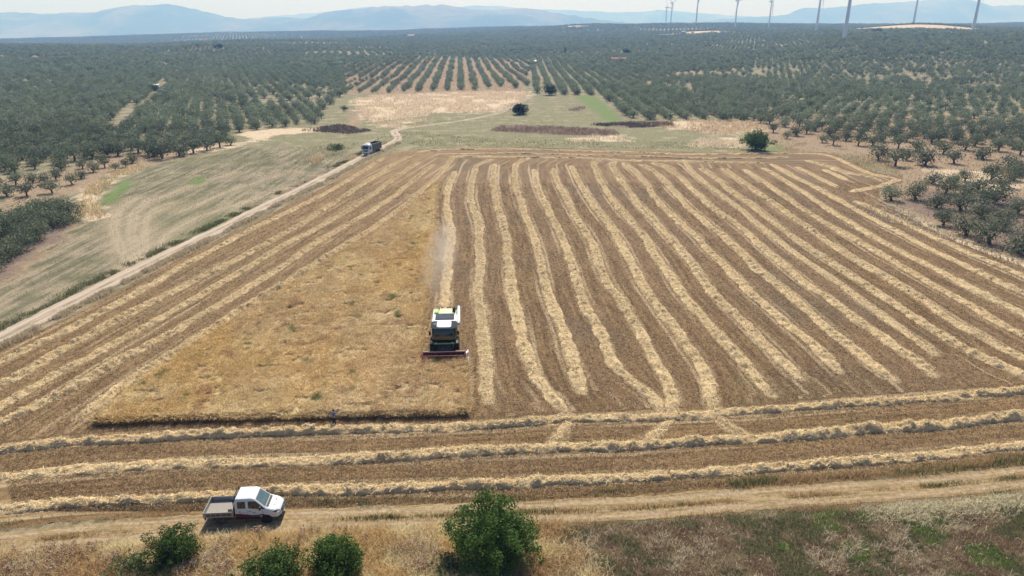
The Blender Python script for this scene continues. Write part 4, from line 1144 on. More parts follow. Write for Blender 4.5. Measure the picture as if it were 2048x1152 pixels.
def olive_proto(seed, size=1.0, per=46, leaf=0.24, flat_=0.8, limbs=4, stemh=0.95):
    """meshes of one olive: trunk and crown"""
    r = np.random.default_rng(seed)
    tm, tips = trunk_mesh("trunk", stemh, 1.0 * size, 0.17 * size, limbs, seed)
    cl = []
    for e in tips: cl.append((e[0] * 1.1, e[1] * 1.1, e[2] + 0.25, r.uniform(1.0, 1.3) * size))
    for k in range(7):
        w = r.uniform(0, 6.28); q = r.uniform(0.4, 1.35) * size
        cl.append((math.cos(w) * q, math.sin(w) * q, stemh + r.uniform(-0.2, 1.75) * size * flat_, r.uniform(0.75, 1.1) * size))
    cl.append((r.normal(0, .2), r.normal(0, .2), stemh + 1.2 * size, 1.3 * size))
    V, F = leaf_cloud(cl, per, leaf, seed + 1)
    cm = np_mesh("crown", V, F); cm.materials.append(OLIVE)
    return tm, cm

PROTO = [olive_proto(300 + 7 * i, size=[1.0, 1.1, 0.95, 1.05, 1.0, 0.9, 1.1, 1.0][i], limbs=[4, 3, 5, 4, 3, 4, 5, 3][i], stemh=[0.95, 0.8, 1.1, 0.75, 1.1, 0.9, 0.8, 1.0][i]) for i in range(8)]
NEARP = [olive_proto(400 + 7 * i, size=1.05, per=95, leaf=0.17, limbs=4, stemh=0.8) for i in range(4)]
LOWP = [olive_proto(450 + 7 * i, size=1.15, per=105, leaf=0.17, limbs=5, stemh=0.6) for i in range(3)]

def stuff_proto(name, seed, per, leaf, size=1.0):
    tm, cm = olive_proto(seed, size=size, per=per, leaf=leaf)
    bm = bmesh.new(); bm.from_mesh(cm)
    for f in bm.faces: f.material_index = 0
    nf = len(bm.faces); bm.from_mesh(tm); bm.faces.ensure_lookup_table()
    for f in bm.faces[nf:]: f.material_index = 1
    me = bpy.data.meshes.new(name); bm.to_mesh(me); bm.free()
    me.materials.append(OLIVEF); me.materials.append(BARK)
    return me

# trees placed by hand: picture position of the foot, crown width in picture pixels
LEFTC = [(107,455,50),(135,440,46),(72,480,54),(40,500,56),(14,518,60),(-22,540,62),(88,432,48),(58,445,50),(28,462,52),(0,480,54),(-40,505,56),(112,425,40),(-70,560,60)]
LEFTS = [(145,369,27),(162,357,20),(105,386,30),(112,360,24),(66,365,24),(54,392,30),(187,344,22),(231,342,18),(165,337,24),(122,340,24),(210,335,22),(252,334,18),(265,326,20),(32,370,28),(15,392,30),(-10,382,32),(90,368,26),(30,345,26),(70,338,26)]
LEFTR = [(325,317,38),(359,312,34),(387,306,30),(414,300,30),(440,294,28),(461,290,24),(310,313,32),(297,309,32),(236,312,32),(185,317,32),(277,305,32),(215,310,32),(150,322,32),(262,300,32),(340,302,30),(372,298,30),(400,290,28),(430,284,26)]
RIGHTC = [(1782,401,36),(1831,399,37),(1871,415,40),(1886,450,35),(1932,470,48),(1978,487,58),(2035,507,54),(2008,457,42),(1921,420,42),(1926,397,36),(1966,437,42),(1966,415,40),(1988,407,46),(2036,428,42),(1863,367,30),(1930,362,25),(1891,387,38),(1908,369,24),(1951,382,36),(1981,361,36),(2003,374,36),(2026,361,32),(2041,350,34),(2078,470,46),(2075,440,44)]
RIGHTS = [(1757,320,34),(1790,332,36),(1812,320,30),(1850,330,36),(1908,327,32),(1886,308,30),(1966,318,32),(1996,302,30),(2016,338,30),(1666,290,23),(1645,285,19),(1692,281,23),(1716,291,25),(1746,291,28),(1766,283,28),(1796,297,27),(1833,303,27),(1863,287,27),(1573,277,19),(1593,272,24),(1547,265,20),(1613,267,24),(1631,262,22),(1696,271,24),(1930,300,28),(2040,310,30),(1720,275,24),(1660,272,24)]

placed = []
made = [0]
used_proto = set()
def plant(x, y, width, label, group, near=False, sc=None):
    pool = {0: PROTO, 1: NEARP, 2: LOWP}[int(near)]
    tm, cm = pool[made[0] % len(pool)]
    z = float(ground_h(x, y))
    sc = sc if sc else width / 3.5
    t = thing("olive_tree", label, "tree", (x, y, z - 0.02), random.uniform(0, 6.28), group)
    t.scale = (sc * random.uniform(.93, 1.07), sc * random.uniform(.93, 1.07), sc * random.uniform(.86, 1.05))
    for nm, me in (("trunk", tm), ("crown", cm)):
        o = bpy.data.objects.new(nm, me); COL.objects.link(o); o.parent = t
    made[0] += 1
    placed.append((x, y))
    return t

def depth(x, y): return y * CP + CAM_H * SP
def by_hand(lst, label_of, group, near=False):
    for i, (px, py, w) in enumerate(lst):
        x, y, _ = at(px, py)
        plant(x, y, w / FPX * depth(x, y) * (random.uniform(0.95, 1.3) if near == 2 else 1.18), label_of(i), group, near)

LC = {0: "dense olive tree at the right tip of the dark clump left of the dirt road", 2: "olive tree on the shaded front edge of the dark left clump",
      1: "olive tree at the far right corner of the dark left clump", 4: "big dark olive tree of the left clump, cut by the left picture edge"}
by_hand(LEFTC, lambda i: LC.get(i, "dense dark olive tree inside the closed clump at the left edge"), "olives of the dark clump at left", 2)
LS = {0: "lone olive tree with clear shadow in front of the left rows", 2: "small lone olive tree just behind the dark left clump, on open grey ground",
      6: "small olive tree standing apart on brown soil, left of the smallest one", 7: "smallest olive tree standing apart on brown soil near the curving pale grass", 5: "low olive tree at the back of the dark left clump"}
by_hand(LEFTS, lambda i: LS.get(i, "young olive tree among the scattered ones on brown soil at left"), "scattered young olives at left")
LR = {0: "broad old olive tree with thick dark trunk, nearest in the left spur of trees", 5: "last olive tree at the right tip of the left spur of trees", 4: "olive tree next to the right tip of the left spur",
      1: "olive tree with thick trunk just right of the broad nearest one in the left spur"}
by_hand(LEFTR, lambda i: LR.get(i, "olive tree standing in the left spur of trees that runs to a point"), "olives of the left spur of trees")
RC = {0: "round olive tree standing alone at the tip of the right grove, beside the straw heaps", 1: "olive tree with a small side crown, second along the tip of the right grove",
      2: "olive tree behind the two lone ones at the tip of the right grove", 3: "slim olive tree leaning forward at the pale field margin on the right", 4: "olive tree with a clear trunk in the front line of the right grove",
      5: "large olive tree with a broad shadow in the front line of the right grove", 6: "dark olive tree cut by the right picture edge in the front line of the grove",
      14: "small leafy olive tree on a low stem above the tip of the right grove", 15: "small round olive tree alone in dry grass at the upper side of the right cluster"}
by_hand(RIGHTC, lambda i: RC.get(i, "dark olive tree on bare brown soil inside the right front cluster"), "olives of the right front cluster", True)
RS = {0: "olive tree with a bare lower trunk leading the sparse right grove, above the field corner", 1: "olive tree with low crown nearest the field corner in the sparse right grove",
      3: "airy olive tree on a thin trunk in dry grass, right of the field corner", 4: "airy olive tree with a single straight stem standing in tall dry grass at right",
      9: "small olive tree alone in front of the rows, between green bush and field corner", 10: "smallest olive tree in front of the rows right of the round green bush",
      18: "grey sparse small olive tree just behind the round green bush", 2: "olive tree right behind the pair above the field corner"}
by_hand(RIGHTS, lambda i: RS.get(i, "airy grey-green olive tree in dry grass along the front of the sparse right grove"), "olives along the front of the sparse right grove")

# the groves in rows
def lattice(smin, smax, ymin, ymax, ang, a, b, jit, seed):
    r = np.random.default_rng(seed)
    L = ymax * 1.3
    i = np.arange(-int(L / a) - 1, int(L / a) + 1); j = np.arange(-int(L / b) - 1, int(L / b) + 1)
    I, J = np.meshgrid(i, j)
    U = I.ravel() * a; W = J.ravel() * b
    ca, sa = math.cos(ang), math.sin(ang)
    X = U * ca - W * sa; Y = U * sa + W * ca
    X = X + r.normal(0, jit, len(X)); Y = Y + r.normal(0, jit, len(X))
    s = X / np.maximum(Y, 1)
    k = (Y > ymin) & (Y < ymax) & (s > smin) & (s < smax)
    return np.stack([X[k], Y[k]], 1)
def S(px): return (px - 1024) / FPX * 0.96
EDGE = 0.80
TR = []
SPLIT = S(690)
TR.append(lattice(-EDGE, SPLIT, 120, 900, R(22), 5.6, 5.5, 0.5, 1))
TR.append(lattice(SPLIT, S(1058), 250, 880, R(4), 8.6, 5.6, 0.6, 2))
TR.append(lattice(S(1058), S(1500), 200, 900, R(-1), 7.6, 4.8, 0.35, 3))
TR.append(lattice(S(1500), EDGE, 140, 380, R(17), 7.0, 6.7, 0.9, 4)); TR.append(lattice(S(1500), EDGE, 380, 900, R(38), 8.6, 5.6, 0.45, 5))
r_ = np.random.default_rng(8)
nseed = 190
sx = r_.uniform(-0.85, 0.85, nseed); sy = np.exp(r_.uniform(math.log(850), math.log(3600), nseed)); sa_ = r_.uniform(-0.9, 0.9, nseed); so_ = r_.integers(0, 4, nseed)
for q in range(4):                                    # far plots, each planted in its own direction
    P = lattice(-EDGE, EDGE, 880, 2100, R([-38, -12, 14, 40][q]), 10.5, 6.5, 0.5, 10 + q)
    d2 = (np.log(P[:, 1])[:, None] - np.log(sy)[None]) ** 2 * 1.2 + ((P[:, 0] / P[:, 1])[:, None] - sx[None]) ** 2
    TR.append(P[so_[d2.argmin(1)] == q])
P = lattice(-EDGE, EDGE, 2100, 3700, R(20), 12.0, 11.0, 1.5, 20)
TR.append(P)
T = np.concatenate(TR)
s_ = T[:, 0] / T[:, 1]
k = T[:, 1] > np.interp(s_, *FRONT) + 1.0
for hole in (DRY[0], DRY[2], DRY[5], GREEN[0]):
    pg = poly(hole); kk = np.where(k & (T[:, 1] < 500))[0]
    k[kk] &= sdf(T[kk], pg) < 1.0
for c_, yy, hw, hd in TANHILL:
    cx = (c_ - 1024) / FPX * 0.95 * yy
    k &= ((T[:, 0] - cx) / (hw / FPX * 0.95 * yy * 0.95)) ** 2 + ((T[:, 1] - yy) / (hd * 0.9)) ** 2 > r_.uniform(0.5, 1.1, len(T))
k &= r_.random(len(T)) > 0.04
lane = np.stack([np.array(at(228, 262)[:2]), np.array(at(330, 166)[:2])])
k &= np.abs(sdf(T, lane, closed=False)) > 3.0
k &= ~((fbm(T[:, 0] * 0.02, T[:, 1] * 0.02, 222, 3) > 0.66) & (T[:, 1] > 350) & (r_.random(len(T)) < 0.6))
T = T[k]
# plots differ: some thin, some with small trees, some full
ca_, sa2 = math.cos(0.5), math.sin(0.5)
pu = (T[:, 0] * ca_ + T[:, 1] * sa2) / 120 + 1.2 * fbm(T[:, 0] / 260, T[:, 1] / 260, 231, 2); pv = (-T[:, 0] * sa2 + T[:, 1] * ca_) / 170 + 1.2 * fbm(T[:, 0] / 260 + 7, T[:, 1] / 260, 232, 2)
plot = hash2(np.floor(pu), np.floor(pv), 233)
thin_ = hash2(np.floor(pu), np.floor(pv), 234)
k = (r_.random(len(T)) > 0.08 * smooth(0.6, 1.0, thin_)) | (T[:, 1] < 330)
gap = np.minimum(pu - np.floor(pu), pv - np.floor(pv)) < 0.022
k &= ~(gap & (T[:, 1] > 420))
T = T[k]; plot = plot[k]
PL = np.array(placed)
dmin = np.full(len(T), 99.0); nk = T[:, 1] < 340
dmin[nk] = np.sqrt(((T[nk][:, None] - PL[None]) ** 2).sum(2)).min(1)
plot = plot[dmin > 4.0]; T = T[dmin > 4.0]
d = np.hypot(T[:, 0], T[:, 1] * 1.0)
inview = np.abs(T[:, 0]) < (T[:, 1] * CP + CAM_H * SP) * 0.73 + 2
order = np.argsort(np.where(inview, T[:, 1], 1e9))
need = 292 - made[0]
near_i = order[:need]
for i in near_i:
    x, y = T[i]; s = x / y
    scw = 0.8 if S(690) < s < S(1060) else 1.0
    if s < S(690): lab, gr = "olive tree merging into the closed rows of the left grove, behind the spur", "olives in the first rows of the left grove"
    elif s < S(1060): lab, gr = "olive tree in the spaced rows over tan soil behind the pale waste ground", "olives in the spaced rows over tan soil"
    elif s < S(1500): lab, gr = "olive tree in the tight straight rows right of the green grass strip", "olives in the tight rows by the green strip"
    else: lab, gr = "olive tree among the first rows of the sparse right grove, behind its front trees", "olives in the first rows of the right grove"
    plant(x, y, 4.9 * random.uniform(0.85, 1.15) * scw, lab, gr)
rest = np.ones(len(T), bool); rest[near_i] = False
G = T[rest]; GP = (0.90 + 0.26 * plot[rest]) * np.where((G[:, 0] / G[:, 1] > SPLIT) & (G[:, 0] / G[:, 1] < S(1060)) & (G[:, 1] < 880), 0.84, 1.0)

def scatter(name, P, protos, base_scale, seed):
    """one object of many plants: points that carry small copies"""
    r = np.random.default_rng(seed); n = len(P)
    me = bpy.data.meshes.new(name); me.vertices.add(n)
    V = np.column_stack((P, ground_h(*P.T) - 0.05)); me.vertices.foreach_set("co", V.astype(np.float32).ravel())
    sc = base_scale * r.uniform(0.8, 1.22, n) * (0.9 + 0.25 * fbm(P[:, 0] * 0.01, P[:, 1] * 0.01, seed, 2))
    set_f(me, "sc", sc); set_f(me, "rot", r.uniform(0, 6.283, n))
    a = me.attributes.new("pick", 'INT', 'POINT'); a.data.foreach_set("value", r.integers(0, len(protos), n).astype(np.int32))
    o = link(name, me)
    pc = bpy.data.collections.new(name + "_kinds")
    for i, pm in enumerate(protos):
        po = bpy.data.objects.new("kind", pm); pc.objects.link(po)
    ng = bpy.data.node_groups.new(name, 'GeometryNodeTree')
    ng.interface.new_socket(name="Geometry", in_out='INPUT', socket_type='NodeSocketGeometry')
    ng.interface.new_socket(name="Geometry", in_out='OUTPUT', socket_type='NodeSocketGeometry')
    N = ng.nodes; Lk = ng.links
    gi = N.new("NodeGroupInput"); go = N.new("NodeGroupOutput")
    ci = N.new("GeometryNodeCollectionInfo"); ci.inputs["Collection"].default_value = pc; ci.inputs["Separate Children"].default_value = True; ci.inputs["Reset Children"].default_value = True
    ip = N.new("GeometryNodeInstanceOnPoints"); ip.inputs["Pick Instance"].default_value = True
    def at_(nm, ty):
        x = N.new("GeometryNodeInputNamedAttribute"); x.data_type = ty; x.inputs["Name"].default_value = nm; return x.outputs["Attribute"]
    cx = N.new("ShaderNodeCombineXYZ"); Lk.new(at_("rot", 'FLOAT'), cx.inputs[2])
    er = N.new("FunctionNodeEulerToRotation"); Lk.new(cx.outputs[0], er.inputs[0])
    Lk.new(gi.outputs[0], ip.inputs["Points"]); Lk.new(ci.outputs[0], ip.inputs["Instance"])
    Lk.new(at_("pick", 'INT'), ip.inputs["Instance Index"]); Lk.new(er.outputs[0], ip.inputs["Rotation"]); Lk.new(at_("sc", 'FLOAT'), ip.inputs["Scale"])
    Lk.new(ip.outputs[0], go.inputs[0])
    md = o.modifiers.new("planting", 'NODES'); md.node_group = ng
    return tag(o, kind='stuff')

MIDK = [stuff_proto("olive", 500 + 9 * i, 24, 0.34, [1.0, 1.1, 0.95, 1.05, 0.9, 1.1][i]) for i in range(6)]
FARK = [stuff_proto("olive", 600 + 9 * i, 6.5, 0.75, 1.05) for i in range(5)]
print("grove", len(G), "single", made[0])
m1 = G[:, 1] < 620
scatter("olive_grove", G[m1], MIDK, np.where(G[m1][:, 0] / G[m1][:, 1] < S(690), 1.18, 1.14) * GP[m1], 31)
scatter("distant_olive_groves", G[~m1], FARK, np.where(G[~m1][:, 1] > 2100, 1.6, 1.2) * GP[~m1], 32)

# ------------------------------------------------------------------ bushes and other single trees
def bush(name, label, px, py, wpx, hpx, seed, mat, cat="bush", leaf=0.2, per=60, clumps=10, group=None, trunk=True, core=True, dense=1.0, extra=()):
    x, y, z = at(px, py)
    dp = depth(x, y); W = wpx / FPX * dp; H = hpx / FPX * dp / max(math.cos(math.atan2(CAM_H - z, y)), 0.3)
    r = np.random.default_rng(seed)
    t = thing(name, label, cat, (x, y, z), 0, group)
    cl = []
    for k in range(clumps):
        w = 2 * math.pi * k / clumps * 2.4 + r.uniform(-.3, .3); q = W * 0.5 * r.uniform(0.25, 0.68); rad = W * r.uniform(0.12, 0.22)
        cl.append((math.cos(w) * q, math.sin(w) * q, max(rad * .7, H * r.uniform(0.25, 0.72)), rad))
    for k in range(int(clumps * 2.4)):                 # side shoots that break the outline
        w = r.uniform(0, 6.28); el = r.uniform(0.05, 1.45); q = r.uniform(0.7, 1.32)
        cl.append((math.cos(w) * math.cos(el) * W * 0.46 * q, math.sin(w) * math.cos(el) * W * 0.46 * q, H * (0.30 + 0.58 * math.sin(el) * q), W * r.uniform(0.03, 0.115)))
    cl.append((0, 0, H * 0.58, min(W, H) * 0.3)); cl.append((W * 0.08, 0, H * 0.36, W * 0.26))
    top = max(c[2] + c[3] * .85 for c in cl)
    cl = [(a, b, c * H / top, d_) for a, b, c, d_ in cl] + [(W * a, W * b, H * c, W * d_) for a, b, c, d_ in extra]
    V, F = leaf_cloud(cl, per * dense, leaf, seed + 1, 0.85, 1.6)
    V[:, 2] = np.maximum(V[:, 2], 0.02)
    cm = np_mesh("crown", V, F); link("crown", cm, mat, t)
    tm, _ = trunk_mesh("trunk", H * 0.35, W * 0.3, max(0.06, W * 0.03), 5, seed)
    link("trunk", tm, None, t)
    return t

bush("green_bush", "large round bright green bush on the far edge of the cut field, right of centre", 1511, 300, 64, 41, 700, GREENL, leaf=0.32, per=75, clumps=16)
bush("dark_bush", "round dark green bush beside the winding track behind the field", 1038, 229, 38, 22, 701, DARKL, leaf=0.42, per=50, clumps=12)
bush("low_bush", "low grey-green bush left of the white dump truck, on the meadow", 672, 299, 46, 11, 702, WEEDL, leaf=0.25, per=60, clumps=8)
bush("low_bush", "small dark bush beside the brown weeds at the left end of the waste ground", 688, 222, 20, 12, 703, DARKL, leaf=0.3, per=50, clumps=6)
bush("round_tree", "small round dark tree alone on the slope at left, below the hilltop house", 437, 98, 20, 10, 704, DARKL, "tree", leaf=0.9, per=10, clumps=10)
bush("round_tree", "round dark tree rising above the grove right of the thin cypress", 1254, 110, 17, 13, 705, DARKL, "tree", leaf=0.8, per=12, clumps=10)
bush("round_tree", "dark spreading tree at the left end of the bare tan hilltop", 1753, 68, 20, 11, 706, DARKL, "tree", leaf=0.9, per=8, clumps=10)
bush("round_tree", "bright green tree in the left grove at the end of the dark lane", 308, 182, 28, 13, 707, GREENL, "tree", leaf=0.5, per=22, clumps=10)
bush("round_tree", "pair of touching dark trees at the grove edge left of the green strip", 1098, 190, 30, 22, 708, DARKL, "tree", leaf=0.45, per=40, clumps=10)
# the side shoot of the large leafy tree is built with it
def cypress(px, py, wpx, hpx, label):
    x, y, z = at(px, py); dp = depth(x, y); W = wpx / FPX * dp; H = hpx / FPX * dp
    t = thing("cypress_tree", label, "tree", (x, y, z))
    cl = [(0, 0, H * f, W * 0.5 * w) for f, w in ((0.2, .8), (0.35, 1), (0.5, .95), (0.65, .8), (0.8, .6), (0.93, .35))]
    V, F = leaf_cloud(cl, 14, 0.8, 720, 1.5, 1.8)
    link("crown", np_mesh("crown", V, F), DARKL, t)
    tm, _ = trunk_mesh("trunk", H * 0.3, 0.5, 0.3, 3, 721); link("trunk", tm, None, t)
cypress(1130, 108, 6, 15, "thin dark cypress rising above the distant groves at centre")

# shrubs along the near edge of the picture
bush("tall_shrub", "large green leafy tree with a side shoot on top, at the bottom centre", 988, 1136, 178, 116, 730, GREENL, "tree", leaf=0.13, per=520, clumps=26, extra=((-0.12, 0.1, 1.02, 0.09), (-0.05, 0.1, 1.05, 0.08), (-0.16, 0.05, 0.97, 0.08), (0.1, 0.05, 0.98, 0.07)))
bush("green_shrub", "round green shrub right below the pickup's tailboard", 352, 1128, 112, 66, 731, GREENL, leaf=0.11, per=560, clumps=18)
bush("green_shrub", "low wide green shrub cut by the bottom edge, below the pickup's cab", 545, 1175, 138, 58, 732, GREENL, leaf=0.12, per=460, clumps=18)
bush("green_shrub", "green shrub at the bottom between the pickup and the large leafy tree", 674, 1152, 128, 68, 733, GREENL, leaf=0.12, per=500, clumps=20)
bush("grey_weed", "grey-green weed clump under the round shrub at bottom left", 262, 1150, 90, 40, 734, WEEDL, "weed", leaf=0.12, per=300, clumps=10)
bush("grey_weed", "dark grey-green weed clump at the left foot of the large leafy tree", 893, 1148, 70, 34, 735, WEEDL, "weed", leaf=0.12, per=300, clumps=10)
bush("grey_weed", "small green weed clump between the round shrub and the thistles", 318, 1156, 60, 30, 736, GREENL, "weed", leaf=0.12, per=300, clumps=10)
# ------------------------------------------------------------------ vehicle helpers
WHITE = paint("white_paint", (0.72, 0.74, 0.76), 0.35, 0.05, 3.0, spec=0.5, coat=0.3, dirt=((0.45, 0.38, 0.28), 0.22))
GLASS = paint("dark_glass", (0.018, 0.022, 0.025), 0.08, 0.2, 2.0, spec=0.7)
GLASSB = paint("windscreen_glass", (0.10, 0.15, 0.155), 0.06, 0.5, 2.5, spec=0.9)
BLACK = paint("black_plastic", (0.022, 0.022, 0.024), 0.6, 0.3, 8.0)
RUBBER = paint("tyre_rubber", (0.028, 0.027, 0.026), 0.9, 0.3, 10.0, dirt=((0.22, 0.18, 0.13), 0.6))
STEEL = paint("grey_steel", (0.33, 0.33, 0.34), 0.5, 0.2, 6.0, metal=0.3, dirt=((0.33, 0.28, 0.21), 0.5))
ALU = paint("aluminium_board", (0.34, 0.34, 0.355), 0.45, 0.15, 5.0, metal=0.35, dirt=((0.36, 0.31, 0.25), 0.5))
DKGREY = paint("dark_grey_paint", (0.06, 0.062, 0.068), 0.5, 0.25, 4.0, dirt=((0.22, 0.18, 0.14), 0.5))
BEDFLOOR = paint("bed_floor", (0.30, 0.275, 0.25), 0.8, 0.25, 7.0, dirt=((0.40, 0.34, 0.27), 0.35))
RED = paint("red_paint", (0.20, 0.014, 0.018), 0.6, 0.15, 4.0, coat=0.2)
DKRED = paint("dark_red_film", (0.19, 0.012, 0.028), 0.4, 0.15, 4.0)
AMBER = paint("amber_lens", (0.75, 0.25, 0.02), 0.3, 0.1, 8.0)
LENS = paint("lamp_lens", (0.62, 0.66, 0.70), 0.12, 0.3, 12.0, spec=0.8)
LIME = paint("pale_green_paint", (0.55, 0.66, 0.36), 0.42, 0.12, 3.0, coat=0.2, dirt=((0.52, 0.43, 0.29), 0.5))
LIMED = paint("bright_green_paint", (0.33, 0.50, 0.07), 0.42, 0.15, 3.0, coat=0.2, dirt=((0.50, 0.42, 0.28), 0.4))
TANKLID = paint("slate_cover", (0.035, 0.052, 0.075), 0.75, 0.2, 3.0, spec=0.2)
EAVE = paint("matt_grey_plastic", (0.045, 0.05, 0.055), 0.85, 0.2, 5.0, spec=0.15)
BOXG = paint("grey_box_paint", (0.15, 0.15, 0.155), 0.6, 0.25, 3.0, dirt=((0.30, 0.26, 0.2), 0.5))
MARK = paint("grey_lettering", (0.20, 0.24, 0.32), 0.6, 0.2, 9.0)
STUBR = paint("oiled_metal", (0.05, 0.048, 0.045), 0.55, 0.4, 6.0, metal=0.4)

def loop_pts(x0, x1, hw, rf, rr, k=4):
    """plan outline with rounded corners, front at x1"""
    pts = []
    for cx, cy, r, a0 in ((x1, hw, rf, 90), (x0, hw, rr, 180), (x0, -hw, rr, 270), (x1, -hw, rf, 0)):
        sx = -1 if cx == x1 else 1; sy = -1 if cy > 0 else 1
        ox, oy = cx + sx * r, cy + sy * r
        st = {(-1, -1): 0, (1, -1): 90, (1, 1): 180, (-1, 1): 270}[(sx, sy)]
        for i in range(k + 1):
            w = R(st + 90 * i / k); pts.append((ox + r * math.cos(w), oy + r * math.sin(w)))
    return pts

def loft(name, levels, mat, parent, smooth_=False, k=4, cap=True):
    """levels: (z, x_rear, x_front, half width, front radius, rear radius)"""
    bm = bmesh.new(); prev = None
    for z, x0, x1, hw, rf, rr in levels:
        cur = [bm.verts.new((x, y, z)) for x, y in loop_pts(x0, x1, hw, rf, rr, k)]
        if prev:
            n = len(cur)
            for i in range(n): bm.faces.new((prev[i], prev[(i + 1) % n], cur[(i + 1) % n], cur[i]))
        elif cap: bm.faces.new(list(reversed(cur)))
        prev = cur
    if cap: bm.faces.new(prev)
    bmesh.ops.recalc_face_normals(bm, faces=bm.faces)
    return bm_obj(name, bm, mat, parent, smooth_)

def bm_obj(name, bm, mat, parent, smooth_=False):
    me = bpy.data.meshes.new(name); bm.to_mesh(me); bm.free()
    for p in me.polygons: p.use_smooth = smooth_
    if smooth_ and hasattr(me, "set_sharp_from_angle"): me.set_sharp_from_angle(angle=R(35))
    return link(name, me, mat, parent)

def add_box(bm, lo, hi, bev=0.0):
    b2 = bmesh.new(); bmesh.ops.create_cube(b2, size=1.0)
    for v in b2.verts: v.co = Vector([lo[i] + (v.co[i] + 0.5) * (hi[i] - lo[i]) for i in range(3)])
    if bev: bmesh.ops.bevel(b2, geom=b2.edges[:], offset=bev, segments=2, affect='EDGES', profile=0.5)
    me = bpy.data.meshes.new("t"); b2.to_mesh(me); b2.free(); bm.from_mesh(me); bpy.data.meshes.remove(me)

def boxes(name, lst, mat, parent, bev=0.0):
    bm = bmesh.new()
    for lo, hi in lst: add_box(bm, lo, hi, bev)
    return bm_obj(name, bm, mat, parent)

def panel(name, pts, mat, parent, push, th=0.004):
    """thin plate set a hair proud of a surface: corner points in order, pushed along a direction"""
    bm = bmesh.new(); p = Vector(push).normalized()
    a = [bm.verts.new(Vector(q) + p * 0.003) for q in pts]; b = [bm.verts.new(Vector(q) + p * (0.003 + th)) for q in pts]
    n = len(a)
    bm.faces.new(b); bm.faces.new(list(reversed(a)))
    for i in range(n): bm.faces.new((a[i], a[(i + 1) % n], b[(i + 1) % n], b[i]))
    bmesh.ops.recalc_face_normals(bm, faces=bm.faces)
    return bm_obj(name, bm, mat, parent)

def lathe(name, prof, mat, parent, axis='Y', seg=24, loc=(0, 0, 0)):
    """prof: (radius, along axis)"""
    bm = bmesh.new(); rings = []
    for r, a in prof:
        ring = []
        for k in range(seg):
            w = 2 * math.pi * k / seg
            c, s = r * math.cos(w), r * math.sin(w)
            ring.append(bm.verts.new({'Y': (c, a, s), 'Z': (c, s, a), 'X': (a, c, s)}[axis]))
        rings.append(ring)
    for i in range(len(rings) - 1):
        for k in range(seg): bm.faces.new((rings[i][k], rings[i][(k + 1) % seg], rings[i + 1][(k + 1) % seg], rings[i + 1][k]))
    for rg in (rings[0], rings[-1]):
        if prof[0][0] > 1e-4: bm.faces.new(rg)
    bmesh.ops.recalc_face_normals(bm, faces=bm.faces)
    o = bm_obj(name, bm, mat, parent, True); o.location = loc
    return o

def rod(name, pts, rad, mat, parent, sides=8):
    v, f = tube(pts, [rad] * len(pts), sides)
    me = np_mesh(name, v, f, smooth_=True); return link(name, me, mat, parent)

def wheel(parent, x, y, r, w, side, rimmat=None, hub=0.55, lugs=0):
    """tyre with rounded shoulders and a dished rim as its sub-part; side +1 faces +y"""
    wl_ = lathe("wheel", [(r * hub, -w / 2), (r * 0.9, -w / 2), (r, -w * 0.36), (r, w * 0.36), (r * 0.9, w / 2), (r * hub, w / 2), (r * hub * 0.98, w * 0.3), (r * hub * 0.98, -w * 0.3)], RUBBER, parent, 'Y', 28, (x, y, r))
    if lugs:
        bm = bmesh.new(); bm.from_mesh(wl_.data)
        for i in range(lugs):
            a = 2 * math.pi * i / lugs
            for sgn in (-1, 1):
                b2 = bmesh.new(); add_box(b2, (-0.035, 0, 0), (0.035, w * 0.46, 0.05))
                M = Matrix.Rotation(a + (0.5 * math.pi / lugs if sgn > 0 else 0), 4, 'Y') @ Matrix.Translation((0, 0, r - 0.01)) @ Matrix.Rotation(0.5 * sgn, 4, 'Z')
                if sgn < 0: M = M @ Matrix.Diagonal((1, -1, 1, 1))
                bmesh.ops.transform(b2, matrix=M, verts=b2.verts)
                me = bpy.data.meshes.new("t"); b2.to_mesh(me); b2.free(); bm.from_mesh(me); bpy.data.meshes.remove(me)
        bm.to_mesh(wl_.data); bm.free()
    s = side
    lathe("rim", [(r * hub, s * w * 0.40), (r * hub * 0.93, s * w * 0.44), (r * hub * 0.8, s * w * 0.26), (r * 0.22, s * w * 0.22), (r * 0.18, s * w * 0.36), (0.0001, s * w * 0.37)], rimmat or STEEL, wl_, 'Y', 20)
    return wl_

